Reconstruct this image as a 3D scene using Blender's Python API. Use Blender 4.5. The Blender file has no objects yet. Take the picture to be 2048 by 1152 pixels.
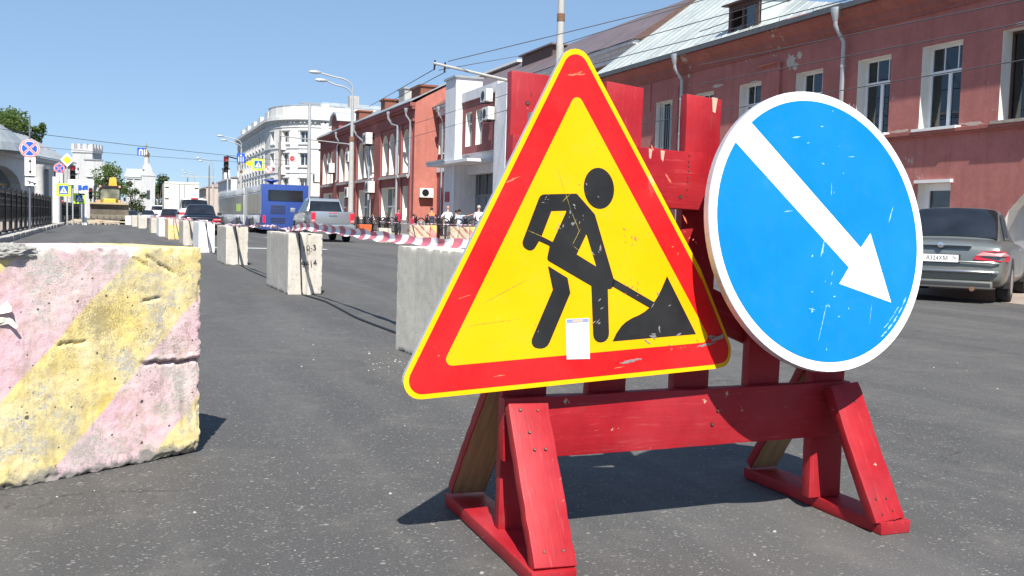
import bpy, bmesh, math, random
from math import sin, cos, pi, radians, atan2, sqrt
from mathutils import Vector, Matrix, noise
random.seed(7)
SC = bpy.context.scene
COL = SC.collection

# ------------------------------------------------------------------ camera, sky, sun, exposure
# world axes: +Y runs along the street, +X to the red houses on the right, Z up
YAW, PITCH, ROLL = radians(21.015), radians(3.733), radians(1.604)
cd = bpy.data.cameras.new('camera'); cam = bpy.data.objects.new('camera', cd); COL.objects.link(cam)
cd.sensor_width = 36.0; cd.lens = 2000.0 / 2048.0 * 36.0; cd.clip_start = 0.05; cd.clip_end = 3000
cam.location = (0, 0, 1.0)
cam.rotation_euler = (Matrix.Rotation(-YAW, 4, 'Z') @ Matrix.Rotation(pi/2 - PITCH, 4, 'X') @ Matrix.Rotation(ROLL, 4, 'Z')).to_euler()
SC.camera = cam
SUN_AZ, SUN_EL = radians(14.0), radians(50.0)      # light comes from behind the camera: from -Y, a little -X
W = bpy.data.worlds.new('World'); SC.world = W; W.use_nodes = True
wn = W.node_tree.nodes; wl = W.node_tree.links
sky = wn.new('ShaderNodeTexSky'); sky.sky_type = 'NISHITA'; sky.sun_disc = False
sky.sun_elevation = SUN_EL; sky.sun_rotation = pi + SUN_AZ
sky.altitude = 2500; sky.air_density = 1.0; sky.dust_density = 0.0; sky.ozone_density = 5.0
bg = wn['Background']; bg.inputs['Strength'].default_value = 0.07
gm = wn.new('ShaderNodeGamma'); gm.inputs[1].default_value = .45; wl.new(sky.outputs[0], gm.inputs[0])   # the camera's soft, pale rendering of the clear sky
mm = wn.new('ShaderNodeMix'); mm.data_type = 'RGBA'; mm.blend_type = 'MULTIPLY'; mm.inputs[0].default_value = 1; mm.inputs[7].default_value = (2.08, 2.60, 3.17, 1)
wl.new(gm.outputs[0], mm.inputs[6]); wl.new(mm.outputs[2], bg.inputs[0])
sd = bpy.data.lights.new('sun', 'SUN'); sd.energy = 5.0; sd.angle = radians(0.53); sd.color = (1.0, 0.955, 0.89)
sun = bpy.data.objects.new('sun', sd); COL.objects.link(sun)
sv = Vector((-sin(SUN_AZ)*cos(SUN_EL), -cos(SUN_AZ)*cos(SUN_EL), sin(SUN_EL)))
sun.rotation_euler = sv.to_track_quat('Z', 'Y').to_euler()
SC.view_settings.view_transform = 'Standard'; SC.view_settings.look = 'None'
SC.view_settings.gamma = 1.0; SC.view_settings.exposure = 0.7
SC.view_settings.use_curve_mapping = False
SC.render.engine = 'CYCLES'

# ------------------------------------------------------------------ node helpers
def nt(name):
    m = bpy.data.materials.new(name); m.use_nodes = True
    return m, m.node_tree.nodes, m.node_tree.links, m.node_tree.nodes['Principled BSDF']
def N(n, t, **kw):
    x = n.new(t)
    for k, v in kw.items():
        if k in x.inputs: x.inputs[k].default_value = v
        else: setattr(x, k, v)
    return x
def coords(n, l, kind='Object', scale=(1,1,1), rot=(0,0,0)):
    tc = n.new('ShaderNodeTexCoord'); mp = n.new('ShaderNodeMapping')
    mp.inputs['Scale'].default_value = scale; mp.inputs['Rotation'].default_value = rot
    l.new(tc.outputs[kind], mp.inputs['Vector']); return mp.outputs['Vector']
def noi(n, l, vec, scale, detail=4, rough=.55, dist=0):
    x = n.new('ShaderNodeTexNoise'); x.inputs['Scale'].default_value = scale
    x.inputs['Detail'].default_value = detail; x.inputs['Roughness'].default_value = rough
    x.inputs['Distortion'].default_value = dist
    l.new(vec, x.inputs['Vector']); return x.outputs['Fac']
def ramp(n, l, fac, stops):
    x = n.new('ShaderNodeValToRGB'); e = x.color_ramp.elements
    while len(e) < len(stops): e.new(0.5)
    for i, (p, c) in enumerate(stops):
        e[i].position = p; e[i].color = (c, c, c, 1) if not hasattr(c, '__len__') else (*c, 1)
    l.new(fac, x.inputs['Fac']); return x.outputs['Color']
def mix(n, l, fac, a, b, mode='MIX'):
    x = n.new('ShaderNodeMix'); x.data_type = 'RGBA'; x.blend_type = mode
    if hasattr(fac, 'links'): l.new(fac, x.inputs[0])
    else: x.inputs[0].default_value = fac
    for v, i in ((a, 6), (b, 7)):
        if hasattr(v, 'links'): l.new(v, x.inputs[i])
        else: x.inputs[i].default_value = (*v, 1)
    return x.outputs[2]
def math_(n, l, op, a, b=0.0):
    x = n.new('ShaderNodeMath'); x.operation = op
    for v, i in ((a, 0), (b, 1)):
        if hasattr(v, 'links'): l.new(v, x.inputs[i])
        else: x.inputs[i].default_value = v
    return x.outputs[0]
def bump(n, l, p, h, strength=.3, dist=.01):
    b = n.new('ShaderNodeBump'); b.inputs['Strength'].default_value = strength; b.inputs['Distance'].default_value = dist
    l.new(h, b.inputs['Height']); l.new(b.outputs[0], p.inputs['Normal']); return b
def mat(name, c, rough=.7, metal=0.0, var=.12, scale=2.0, bs=30, bd=.004, bstr=.35, coat=0, emit=None, streak=False, spec=.5, grime=0):
    """general painted / mineral surface: two octaves of tone variation, fine relief"""
    m, n, l, p = nt(name)
    v = coords(n, l)
    a = noi(n, l, v, scale, 5, .6); b = noi(n, l, v, scale*9, 4, .6)
    f = math_(n, l, 'ADD', math_(n, l, 'MULTIPLY', a, .65), math_(n, l, 'MULTIPLY', b, .35))
    lo = tuple(x*(1-var) for x in c); hi = tuple(min(1, x*(1+var)) for x in c)
    col = ramp(n, l, f, [(.3, lo), (.7, hi)])
    if streak:
        vs = coords(n, l, scale=(3, 3, .25)); s = noi(n, l, vs, 2.5, 5, .65)
        col = mix(n, l, ramp(n, l, s, [(.5, 0.), (.72, .55)]), col, tuple(x*.62 + .03 for x in c))
    if grime:
        g = noi(n, l, v, scale*3.1, 7, .7)
        col = mix(n, l, ramp(n, l, g, [(.56, 0.), (.7, grime)]), col, (.16, .15, .13))
    l.new(col, p.inputs['Base Color'])
    p.inputs['Roughness'].default_value = rough; p.inputs['Metallic'].default_value = metal
    p.inputs['Specular IOR Level'].default_value = spec
    if coat: p.inputs['Coat Weight'].default_value = coat; p.inputs['Coat Roughness'].default_value = .08
    if emit: p.inputs['Emission Color'].default_value = (*emit[0], 1); p.inputs['Emission Strength'].default_value = emit[1]
    if bd: bump(n, l, p, noi(n, l, v, bs, 5, .6), bstr, bd)
    return m

# ------------------------------------------------------------------ mesh builder
class MB:
    def __init__(s): s.v = []; s.f = []; s.mi = []; s.mats = []; s.T = None
    def _m(s, m):
        if m not in s.mats: s.mats.append(m)
        return s.mats.index(m)
    def add(s, vs, fs, m):
        o = len(s.v); k = s._m(m)
        s.v += [tuple(s.T @ Vector(v)) if s.T else tuple(v) for v in vs]
        for f in fs: s.f.append([o+i for i in f]); s.mi.append(k)
        return s
    def poly(s, pts, m): return s.add(pts, [list(range(len(pts)))], m)
    def box(s, x0, x1, y0, y1, z0, z1, m, R=None):
        vs = [(x, y, z) for x in (x0, x1) for y in (y0, y1) for z in (z0, z1)]
        if R: vs = [tuple(R @ Vector(v)) for v in vs]
        return s.add(vs, [(0,1,3,2), (4,6,7,5), (0,4,5,1), (2,3,7,6), (0,2,6,4), (1,5,7,3)], m)
    def hexa(s, a, b, m):
        """a, b: two quads (4 points each), joined"""
        return s.add(list(a)+list(b), [(3,2,1,0), (4,5,6,7), (0,1,5,4), (1,2,6,5), (2,3,7,6), (3,0,4,7)], m)
    def prism(s, poly, y0, y1, m, cap=None):
        """poly in (x, z), extruded along y"""
        k = len(poly); vs = [(x, y0, z) for x, z in poly] + [(x, y1, z) for x, z in poly]
        s.add(vs, [list(range(k)), list(range(2*k-1, k-1, -1))], cap or m)
        return s.add(vs, [(i, k+i, k+(i+1) % k, (i+1) % k) for i in range(k)], m)
    def tube(s, pts, r, m, n=8, caps=True):
        pts = [Vector(p) for p in pts]; rs = r if hasattr(r, '__len__') else [r]*len(pts)
        vs = []; up0 = None
        for i, p in enumerate(pts):
            d = (pts[min(i+1, len(pts)-1)] - pts[max(i-1, 0)]).normalized()
            ref = Vector((0, 0, 1)) if abs(d.z) < .9 else Vector((1, 0, 0))
            if up0 is not None: ref = up0
            a = (ref - d*ref.dot(d)).normalized(); b = d.cross(a); up0 = a
            for k in range(n):
                t = 2*pi*k/n; vs.append(tuple(p + (a*cos(t) + b*sin(t))*rs[i]))
        fs = [(i*n+k, i*n+(k+1) % n, (i+1)*n+(k+1) % n, (i+1)*n+k) for i in range(len(pts)-1) for k in range(n)]
        if caps: fs += [list(range(n-1, -1, -1)), list(range((len(pts)-1)*n, len(pts)*n))]
        return s.add(vs, fs, m)
    def lathe(s, prof, m, n=16, axis='z', o=(0,0,0)):
        vs = []
        for r, h in prof:
            for k in range(n):
                t = 2*pi*k/n; a, b = r*cos(t), r*sin(t)
                q = (a, b, h) if axis == 'z' else ((h, a, b) if axis == 'x' else (a, h, b))
                vs.append((q[0]+o[0], q[1]+o[1], q[2]+o[2]))
        fs = [(i*n+k, i*n+(k+1) % n, (i+1)*n+(k+1) % n, (i+1)*n+k) for i in range(len(prof)-1) for k in range(n)]
        if prof[0][0] > 1e-6: fs.append(list(range(n-1, -1, -1)))
        if prof[-1][0] > 1e-6: fs.append(list(range((len(prof)-1)*n, len(prof)*n)))
        return s.add(vs, fs, m)
    def build(s, name, parent=None, loc=(0,0,0), rot=(0,0,0), smooth=False, bevel=0, seg=2, fix=True, ang=35):
        me = bpy.data.meshes.new(name); me.from_pydata(s.v, [], s.f)
        for m in s.mats: me.materials.append(m)
        me.polygons.foreach_set('material_index', s.mi)
        if fix or bevel:
            bm = bmesh.new(); bm.from_mesh(me)
            bmesh.ops.remove_doubles(bm, verts=bm.verts, dist=1e-5) if fix else None
            if fix: bmesh.ops.recalc_face_normals(bm, faces=bm.faces)
            if bevel:
                ed = [e for e in bm.edges if len(e.link_faces) == 2 and e.calc_face_angle(0) > .5]
                bmesh.ops.bevel(bm, geom=ed, offset=bevel, segments=seg, profile=.6, affect='EDGES', clamp_overlap=True)
            bm.to_mesh(me); bm.free()
        if smooth:
            me.polygons.foreach_set('use_smooth', [True]*len(me.polygons))
            me.set_sharp_from_angle(angle=radians(ang))
        o = bpy.data.objects.new(name, me); COL.objects.link(o)
        o.location = loc; o.rotation_euler = rot
        if parent: o.parent = parent
        return o
def tag(o, label=None, cat=None, group=None, kind=None):
    if label: o['label'] = label
    if cat: o['category'] = cat
    if group: o['group'] = group
    if kind: o['kind'] = kind
    return o
def thing(name, label, cat, loc=(0,0,0), rz=0, group=None, rot=None, scale=None):
    o = bpy.data.objects.new(name, None); COL.objects.link(o); o.location = loc
    o.rotation_euler = rot if rot else (0, 0, rz); o.empty_display_size = .2
    if scale: o.scale = (scale,)*3 if not hasattr(scale, '__len__') else scale
    return tag(o, label, cat, group)
def copy_tree(o, parent=None):
    c = o.copy(); COL.objects.link(c); c.parent = parent
    for ch in [x for x in COL.objects if x.parent == o]: copy_tree(ch, c)
    return c
def text(s, size, m, parent, loc, rot, name='lettering', ext=.0008, align='CENTER', sx=1.0):
    cu = bpy.data.curves.new(name, 'FONT'); cu.body = s; cu.size = size; cu.extrude = ext
    cu.align_x = align; cu.align_y = 'CENTER'
    t = bpy.data.objects.new(name, cu); COL.objects.link(t)
    dg = bpy.context.evaluated_depsgraph_get(); me = bpy.data.meshes.new_from_object(t.evaluated_get(dg))
    COL.objects.unlink(t); bpy.data.objects.remove(t)
    me.materials.clear(); me.materials.append(m)
    o = bpy.data.objects.new(name, me); COL.objects.link(o); o.location = loc; o.rotation_euler = rot
    o.scale = (sx, 1, 1); o.parent = parent
    return o

# ------------------------------------------------------------------ materials
def m_asphalt():
    m, n, l, p = nt('asphalt'); v = coords(n, l)
    big = noi(n, l, v, .35, 5, .6); mid = noi(n, l, v, 6, 5, .7); fine = noi(n, l, v, 140, 3, .7)
    base = ramp(n, l, big, [(.3, (.086, .084, .081)), (.7, (.112, .109, .104))])
    base = mix(n, l, ramp(n, l, mid, [(.35, .0), (.75, .4)]), base, (.075, .074, .074))
    base = mix(n, l, ramp(n, l, fine, [(.38, .7), (.62, 0.)]), base, (.040, .040, .040))
    # pale stone chips showing in the worn surface
    vch = coords(n, l, scale=(.75, 1, 1), rot=(0, 0, .35))
    for sc, thr, c, den in ((62, .17, (.24, .235, .22), .50), (105, .16, (.22, .215, .20), .30), (30, .10, (.30, .29, .27), .80)):
        vo = n.new('ShaderNodeTexVoronoi'); vo.inputs['Scale'].default_value = sc; l.new(vch, vo.inputs['Vector'])
        vo.inputs['Randomness'].default_value = 1
        sep = n.new('ShaderNodeSeparateColor'); l.new(vo.outputs['Color'], sep.inputs[0])
        d = math_(n, l, 'LESS_THAN', vo.outputs['Distance'], math_(n, l, 'MULTIPLY', sep.outputs[1], thr*2.1))
        k = math_(n, l, 'GREATER_THAN', sep.outputs[0], den)
        f = math_(n, l, 'MULTIPLY', math_(n, l, 'MULTIPLY', d, k), ramp(n, l, mid, [(.3, .25), (.65, .95)]))
        base = mix(n, l, f, base, c)
    # polished wheel tracks running along the street, dusty margins, dark stains
    st = noi(n, l, coords(n, l, scale=(1, .10, 1)), .8, 6, .65, .5)
    base = mix(n, l, ramp(n, l, st, [(.42, .0), (.62, .38)]), base, (.155, .15, .14))
    st2 = noi(n, l, coords(n, l, scale=(1, .35, 1), rot=(0, 0, .2)), 1.3, 7, .7, .8)
    base = mix(n, l, ramp(n, l, st2, [(.60, 0.), (.70, .5)]), base, (.055, .054, .053))
    dust = noi(n, l, v, 2.7, 7, .72)
    base = mix(n, l, ramp(n, l, dust, [(.52, 0.), (.72, .35)]), base, (.19, .175, .15))
    vc = n.new('ShaderNodeTexVoronoi'); vc.feature = 'DISTANCE_TO_EDGE'; vc.inputs['Scale'].default_value = .42
    dv = N(n, 'ShaderNodeVectorMath', operation='ADD'); nz_ = n.new('ShaderNodeTexNoise'); nz_.inputs['Scale'].default_value = 3; nz_.inputs['Detail'].default_value = 6; l.new(v, nz_.inputs['Vector'])
    l.new(v, dv.inputs[0]); l.new(nz_.outputs['Color'], dv.inputs[1]); l.new(dv.outputs[0], vc.inputs['Vector'])
    gate = ramp(n, l, noi(n, l, v, .5, 3, .5), [(.50, 0.), (.56, 1.)])
    crack_ = math_(n, l, 'MULTIPLY', ramp(n, l, vc.outputs['Distance'], [(.0, 1.), (.0045, 0.)]), gate)
    base = mix(n, l, math_(n, l, 'MULTIPLY', crack_, .8), base, (.035, .034, .033))
    l.new(base, p.inputs['Base Color'])
    l.new(ramp(n, l, mid, [(.3, .72), (.8, .92)]), p.inputs['Roughness'])
    p.inputs['Specular IOR Level'].default_value = .35
    h = math_(n, l, 'ADD', math_(n, l, 'MULTIPLY', fine, .6), mid)
    bump(n, l, p, h, .55, .006)
    return m
def m_concrete(name, c, var=.2, pits=True, streak=.35):
    m, n, l, p = nt(name); v = coords(n, l)
    a = noi(n, l, v, 2.4, 6, .65); b = noi(n, l, v, 14, 6, .65); f2 = noi(n, l, v, 90, 3, .6)
    col = ramp(n, l, math_(n, l, 'ADD', math_(n, l, 'MULTIPLY', a, .6), math_(n, l, 'MULTIPLY', b, .4)),
               [(.32, tuple(x*(1-var) for x in c)), (.68, tuple(min(.9, x*(1+var)) for x in c))])
    vs = coords(n, l, scale=(5, 5, .5)); s = noi(n, l, vs, 2, 5, .65)
    col = mix(n, l, ramp(n, l, s, [(.52, 0.), (.75, streak)]), col, tuple(x*.5 for x in c))
    h = math_(n, l, 'ADD', math_(n, l, 'MULTIPLY', b, .4), math_(n, l, 'MULTIPLY', f2, .6))
    if pits:
        vo = n.new('ShaderNodeTexVoronoi'); vo.inputs['Scale'].default_value = 34; l.new(v, vo.inputs['Vector'])
        sep = n.new('ShaderNodeSeparateColor'); l.new(vo.outputs['Color'], sep.inputs[0])
        rad = math_(n, l, 'MULTIPLY', math_(n, l, 'SUBTRACT', sep.outputs[0], .72), .9)
        pit = ramp(n, l, math_(n, l, 'SUBTRACT', rad, vo.outputs['Distance']), [(.0, 0.), (.05, 1.)])
        col = mix(n, l, math_(n, l, 'MULTIPLY', pit, .75), col, tuple(x*.22 for x in c))
        h = math_(n, l, 'SUBTRACT', h, math_(n, l, 'MULTIPLY', pit, .9))
    l.new(col, p.inputs['Base Color']); p.inputs['Roughness'].default_value = .9; p.inputs['Specular IOR Level'].default_value = .25
    bump(n, l, p, h, .5, .004)
    return m
def m_striped(name, yel, pink, wear=(.40, .39, .36), bands=((.25, 0), (.67, 1), (1.135, 0), (1.6, 1), (3, 0)), wear_amt=1.0, dark=.5):
    """pink and yellow slanted paint bands on old concrete; bands run where x+z (object space) crosses the limits"""
    m, n, l, p = nt(name); v = coords(n, l)
    sp = n.new('ShaderNodeSeparateXYZ'); l.new(v, sp.inputs[0])
    wob = noi(n, l, v, 7, 5, .6)
    w = math_(n, l, 'ADD', math_(n, l, 'ADD', sp.outputs[0], sp.outputs[2]), math_(n, l, 'MULTIPLY', math_(n, l, 'SUBTRACT', wob, .5), .05))
    r = n.new('ShaderNodeValToRGB'); r.color_ramp.interpolation = 'CONSTANT'; e = r.color_ramp.elements
    st = [0.0] + [b[0]/2.0 for b in bands[:-1]]
    while len(e) < len(st): e.new(.5)
    for i, x in enumerate(st):
        e[i].position = min(1, x); cc = yel if bands[i][1] == 0 else pink; e[i].color = (*cc, 1)
    l.new(math_(n, l, 'MULTIPLY', w, .5), r.inputs[0])
    a = noi(n, l, v, 3.1, 8, .70); b = noi(n, l, v, 13, 8, .72); c3 = noi(n, l, v, 55, 5, .7); f4 = noi(n, l, v, 170, 3, .65)
    tone = noi(n, l, coords(n, l, rot=(.5, 1.1, 0)), 5, 7, .7)
    col = mix(n, l, ramp(n, l, tone, [(.38, .0), (.66, .55)]), r.outputs[0], (.80, .74, .62))
    col = mix(n, l, ramp(n, l, b, [(.48, .0), (.60, .45)]), col, tuple(x*.93 for x in (.66, .55, .34)), 'MULTIPLY')
    # worn through to cement in soft clouds and in hard-edged flakes
    wm = math_(n, l, 'ADD', math_(n, l, 'MULTIPLY', a, .7), math_(n, l, 'MULTIPLY', b, .3))
    col = mix(n, l, math_(n, l, 'MULTIPLY', ramp(n, l, wm, [(.50, 0.), (.60, .62)]), wear_amt*.85), col, wear)
    wm2 = math_(n, l, 'ADD', math_(n, l, 'MULTIPLY', c3, .55), math_(n, l, 'MULTIPLY', tone, .45))
    flake = math_(n, l, 'MULTIPLY', ramp(n, l, wm2, [(.545, 0.), (.552, .85*wear_amt)]), ramp(n, l, a, [(.48, 0.), (.54, 1.)]))
    col = mix(n, l, flake, col, (.56, .54, .49))
    vs = coords(n, l, scale=(9, 9, .7)); st = noi(n, l, vs, 2, 6, .7)
    col = mix(n, l, ramp(n, l, st, [(.56, 0.), (.70, .45*wear_amt)]), col, (.30, .28, .22))
    # soot: speckled dark clouds
    d = noi(n, l, coords(n, l, rot=(1, .4, .7)), 2.2, 8, .74)
    dsp = math_(n, l, 'ADD', math_(n, l, 'MULTIPLY', d, .66), math_(n, l, 'MULTIPLY', f4, .34))
    col = mix(n, l, math_(n, l, 'MULTIPLY', ramp(n, l, dsp, [(.535, 0.), (.60, 1.)]), dark), col, (.10, .09, .085))
    # bare cement and dirt along the foot
    ft = math_(n, l, 'SUBTRACT', math_(n, l, 'ADD', -.055, math_(n, l, 'MULTIPLY', b, .22)), sp.outputs[2])
    col = mix(n, l, ramp(n, l, ft, [(.0, 0.), (.03, .85)]), col, (.27, .26, .24))
    # air pits
    pits = None
    for vsc, den, gain in ((26, .80, 1.1), (48, .84, 1.6)):
        vo = n.new('ShaderNodeTexVoronoi'); vo.inputs['Scale'].default_value = vsc; l.new(v, vo.inputs['Vector'])
        sep = n.new('ShaderNodeSeparateColor'); l.new(vo.outputs['Color'], sep.inputs[0])
        rad = math_(n, l, 'MULTIPLY', math_(n, l, 'SUBTRACT', sep.outputs[0], den), gain)
        pit = ramp(n, l, math_(n, l, 'SUBTRACT', rad, vo.outputs['Distance']), [(.0, 0.), (.03, 1.)])
        pits = pit if pits is None else math_(n, l, 'MAXIMUM', pits, pit)
    col = mix(n, l, math_(n, l, 'MULTIPLY', pits, .85), col, (.05, .045, .04))
    l.new(col, p.inputs['Base Color']); p.inputs['Roughness'].default_value = .9; p.inputs['Specular IOR Level'].default_value = .15
    h = math_(n, l, 'ADD', math_(n, l, 'ADD', math_(n, l, 'MULTIPLY', b, .35), math_(n, l, 'MULTIPLY', c3, .45)), math_(n, l, 'MULTIPLY', f4, .30))
    h = math_(n, l, 'SUBTRACT', math_(n, l, 'SUBTRACT', h, math_(n, l, 'MULTIPLY', pits, .8)), math_(n, l, 'MULTIPLY', flake, .5))
    bump(n, l, p, h, .7, .007)
    return m
def m_redwood():
    m, n, l, p = nt('red painted wood'); 
    v = coords(n, l); vg = coords(n, l, scale=(26, 26, 1.3))
    g = noi(n, l, vg, 3, 5, .6, .4); a = noi(n, l, v, 5, 5, .6); c = noi(n, l, v, 30, 6, .7)
    col = ramp(n, l, math_(n, l, 'ADD', math_(n, l, 'MULTIPLY', a, .78), math_(n, l, 'MULTIPLY', g, .22)), [(.3, (.25, .006, .012)), (.7, (.40, .013, .020))])
    col = mix(n, l, ramp(n, l, noi(n, l, v, 2.2, 5, .6), [(.45, 0.), (.7, .5)]), col, (.44, .05, .062))
    chip = math_(n, l, 'ADD', math_(n, l, 'MULTIPLY', c, .55), math_(n, l, 'MULTIPLY', noi(n, l, coords(n, l, scale=(1.6, 1.6, .6)), 7, 6, .7), .45))
    scuff = noi(n, l, coords(n, l, scale=(14, 14, 1.2), rot=(0, .25, 0)), 5, 6, .7)
    col = mix(n, l, ramp(n, l, scuff, [(.58, 0.), (.70, .28)]), col, (.52, .15, .14))
    gr = math_(n, l, 'ADD', noi(n, l, v, 9, 7, .75), 0)
    col = mix(n, l, ramp(n, l, gr, [(.58, 0.), (.72, .55)]), col, (.13, .045, .045))
    col = mix(n, l, ramp(n, l, chip, [(.622, 0.), (.634, .9)]), col, (.55, .40, .30))
    dk = noi(n, l, coords(n, l, scale=(9, 9, 1.6), rot=(.2, .1, 0)), 6, 8, .75)
    col = mix(n, l, ramp(n, l, dk, [(.64, 0.), (.70, .7)]), col, (.09, .015, .02))
    l.new(col, p.inputs['Base Color'])
    l.new(ramp(n, l, a, [(.3, .42), (.7, .62)]), p.inputs['Roughness'])
    p.inputs['Specular IOR Level'].default_value = .30
    bump(n, l, p, math_(n, l, 'ADD', math_(n, l, 'MULTIPLY', g, .8), math_(n, l, 'MULTIPLY', c, .5)), .35, .003)
    return m
def m_rawwood(name='bare pine', c=(.42, .27, .13)):
    m, n, l, p = nt(name); vg = coords(n, l, scale=(20, 20, 1)); g = noi(n, l, vg, 3, 5, .65, .6)
    l.new(ramp(n, l, g, [(.3, tuple(x*.55 for x in c)), (.7, c)]), p.inputs['Base Color']); p.inputs['Roughness'].default_value = .85
    bump(n, l, p, g, .3, .002); return m
def m_vinyl(name, c, scr=(.8, .8, .8), amt=.8, rough=.32, tone=.06, spec=.14):
    """reflective sign sheeting: a little mottled, scratched, softly uneven"""
    m, n, l, p = nt(name); v = coords(n, l)
    a = noi(n, l, v, 4, 3, .5)
    col = ramp(n, l, a, [(.3, tuple(x*(1-tone) for x in c)), (.7, tuple(min(1, x*(1+tone) + tone*.12) for x in c))])
    for rot, sc, th in (((0, .5, 0), (3, 1, 70), .735), ((0, -1.0, 0), (4, 1, 60), .745), ((0, 1.35, 0), (5, 1, 90), .74)):
        s = noi(n, l, coords(n, l, scale=sc, rot=rot), 1.0, 2, .4)
        gate = ramp(n, l, noi(n, l, v, 6, 3, .5), [(.52, 0.), (.6, 1.)])
        f = math_(n, l, 'MULTIPLY', ramp(n, l, s, [(th-.02, 0.), (th+.01, 1.)]), math_(n, l, 'MULTIPLY', gate, amt))
        col = mix(n, l, f, col, scr)
    sp = noi(n, l, v, 60, 5, .75)
    col = mix(n, l, math_(n, l, 'MULTIPLY', ramp(n, l, sp, [(.70, 0.), (.73, 1.)]), amt*.7), col, (.35, .3, .25))
    d = noi(n, l, v, 11, 7, .75)
    col = mix(n, l, math_(n, l, 'MULTIPLY', ramp(n, l, d, [(.5, 0.), (.75, 1.)]), .22*amt), col, tuple(x*.6 + .12 for x in c))
    l.new(col, p.inputs['Base Color']); p.inputs['Roughness'].default_value = rough + .1
    p.inputs['Specular IOR Level'].default_value = spec
    bump(n, l, p, math_(n, l, 'ADD', noi(n, l, v, 3.5, 2, .4), math_(n, l, 'MULTIPLY', noi(n, l, v, 160, 2, .5), .02)), .12, .03)
    return m
def m_glass(name='window glass', c=(.035, .045, .055), rough=.04, spec=.9):
    m, n, l, p = nt(name); v = coords(n, l)
    l.new(ramp(n, l, noi(n, l, v, 1.3, 3, .5), [(.35, tuple(x*.6 for x in c)), (.7, tuple(x*1.7 for x in c))]), p.inputs['Base Color'])
    p.inputs['Roughness'].default_value = rough; p.inputs['Specular IOR Level'].default_value = spec
    bump(n, l, p, noi(n, l, v, 1.1, 2, .4), .05, .02); return m
def m_plaster(name, c, var=.10, patch=0, scale=.8):
    m, n, l, p = nt(name); v = coords(n, l)
    a = noi(n, l, v, scale, 6, .6); b = noi(n, l, v, 9, 6, .65)
    col = ramp(n, l, math_(n, l, 'ADD', math_(n, l, 'MULTIPLY', a, .65), math_(n, l, 'MULTIPLY', b, .35)),
               [(.33, tuple(x*(1-var) for x in c)), (.67, tuple(x*(1+var) for x in c))])
    vs = coords(n, l, scale=(2.2, 2.2, .22)); s = noi(n, l, vs, 2, 6, .65)
    col = mix(n, l, ramp(n, l, s, [(.47, 0.), (.72, .55)]), col, tuple(x*.66 for x in c))
    cl_ = noi(n, l, v, 2.6, 8, .72)
    col = mix(n, l, ramp(n, l, cl_, [(.50, 0.), (.68, .35)]), col, tuple(min(.8, x*1.25+.03) for x in c))
    if patch:
        q = math_(n, l, 'ADD', math_(n, l, 'MULTIPLY', noi(n, l, v, .9, 3, .5), .55), math_(n, l, 'MULTIPLY', noi(n, l, v, 5.5, 6, .7), .45))
        col = mix(n, l, ramp(n, l, q, [(patch, 0.), (patch+.012, .9)]), col, (.48, .42, .36))
    l.new(col, p.inputs['Base Color']); p.inputs['Roughness'].default_value = .9; p.inputs['Specular IOR Level'].default_value = .2
    bump(n, l, p, math_(n, l, 'ADD', b, math_(n, l, 'MULTIPLY', noi(n, l, v, 60, 3, .6), .3)), .35, .012)
    return m
def m_metalroof(name, c, seam=.6, rough=.45):
    m, n, l, p = nt(name); v = coords(n, l)
    a = noi(n, l, v, .9, 6, .6)
    col = ramp(n, l, a, [(.3, tuple(x*.78 for x in c)), (.7, tuple(min(.95, x*1.15) for x in c))])
    br = n.new('ShaderNodeTexBrick'); l.new(coords(n, l, scale=(1, 1, 1)), br.inputs['Vector'])
    l.new(col, p.inputs['Base Color']); p.inputs['Roughness'].default_value = rough; p.inputs['Metallic'].default_value = .25
    bump(n, l, p, noi(n, l, v, 2.5, 4, .6), .5, .06); return m

ASPH = m_asphalt()
RED = m_redwood(); PINE = m_rawwood()
GALV = mat('galvanised steel', (.42, .44, .46), .42, .7, .12, 8, bs=60, bd=.001)
PIPE = mat('downpipe zinc', (.50, .52, .54), .4, .6, .14, 5, bs=30, bd=.002)
BLACKM = mat('black iron', (.012, .012, .014), .45, .2, .2, 6, bs=40, bd=.001)
BLACKP = mat('black rubber', (.018, .018, .019), .75, 0, .2, 9, bs=80, bd=.001)
WHITEP = mat('white paint', (.78, .77, .75), .55, 0, .06, 3, bs=40, bd=.001)
WFRAME = mat('white window plastic', (.80, .81, .82), .35, 0, .04, 3, bd=0)
REVEAL = m_plaster('white reveal plaster', (.80, .77, .70), .06)
GLASS = m_glass(); DGLASS = m_glass('dark tinted glass', (.012, .014, .018), .05, .7)
BROWNW = mat('weathered brown wood', (.10, .055, .045), .75, 0, .25, 5, bs=30, bd=.004)
POLE = mat('grey pole paint', (.40, .41, .41), .6, .2, .12, 3, bs=30, bd=.002, grime=.3)
POLED = mat('weathered concrete pole', (.42, .41, .38), .85, 0, .15, 3, bs=40, bd=.004, grime=.4)
RUST = mat('rusty steel', (.22, .12, .07), .8, .3, .3, 12, bs=60, bd=.002)
LAMPW = mat('lamp housing', (.45, .47, .49), .35, .3, .05, 4, bd=0)

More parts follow.
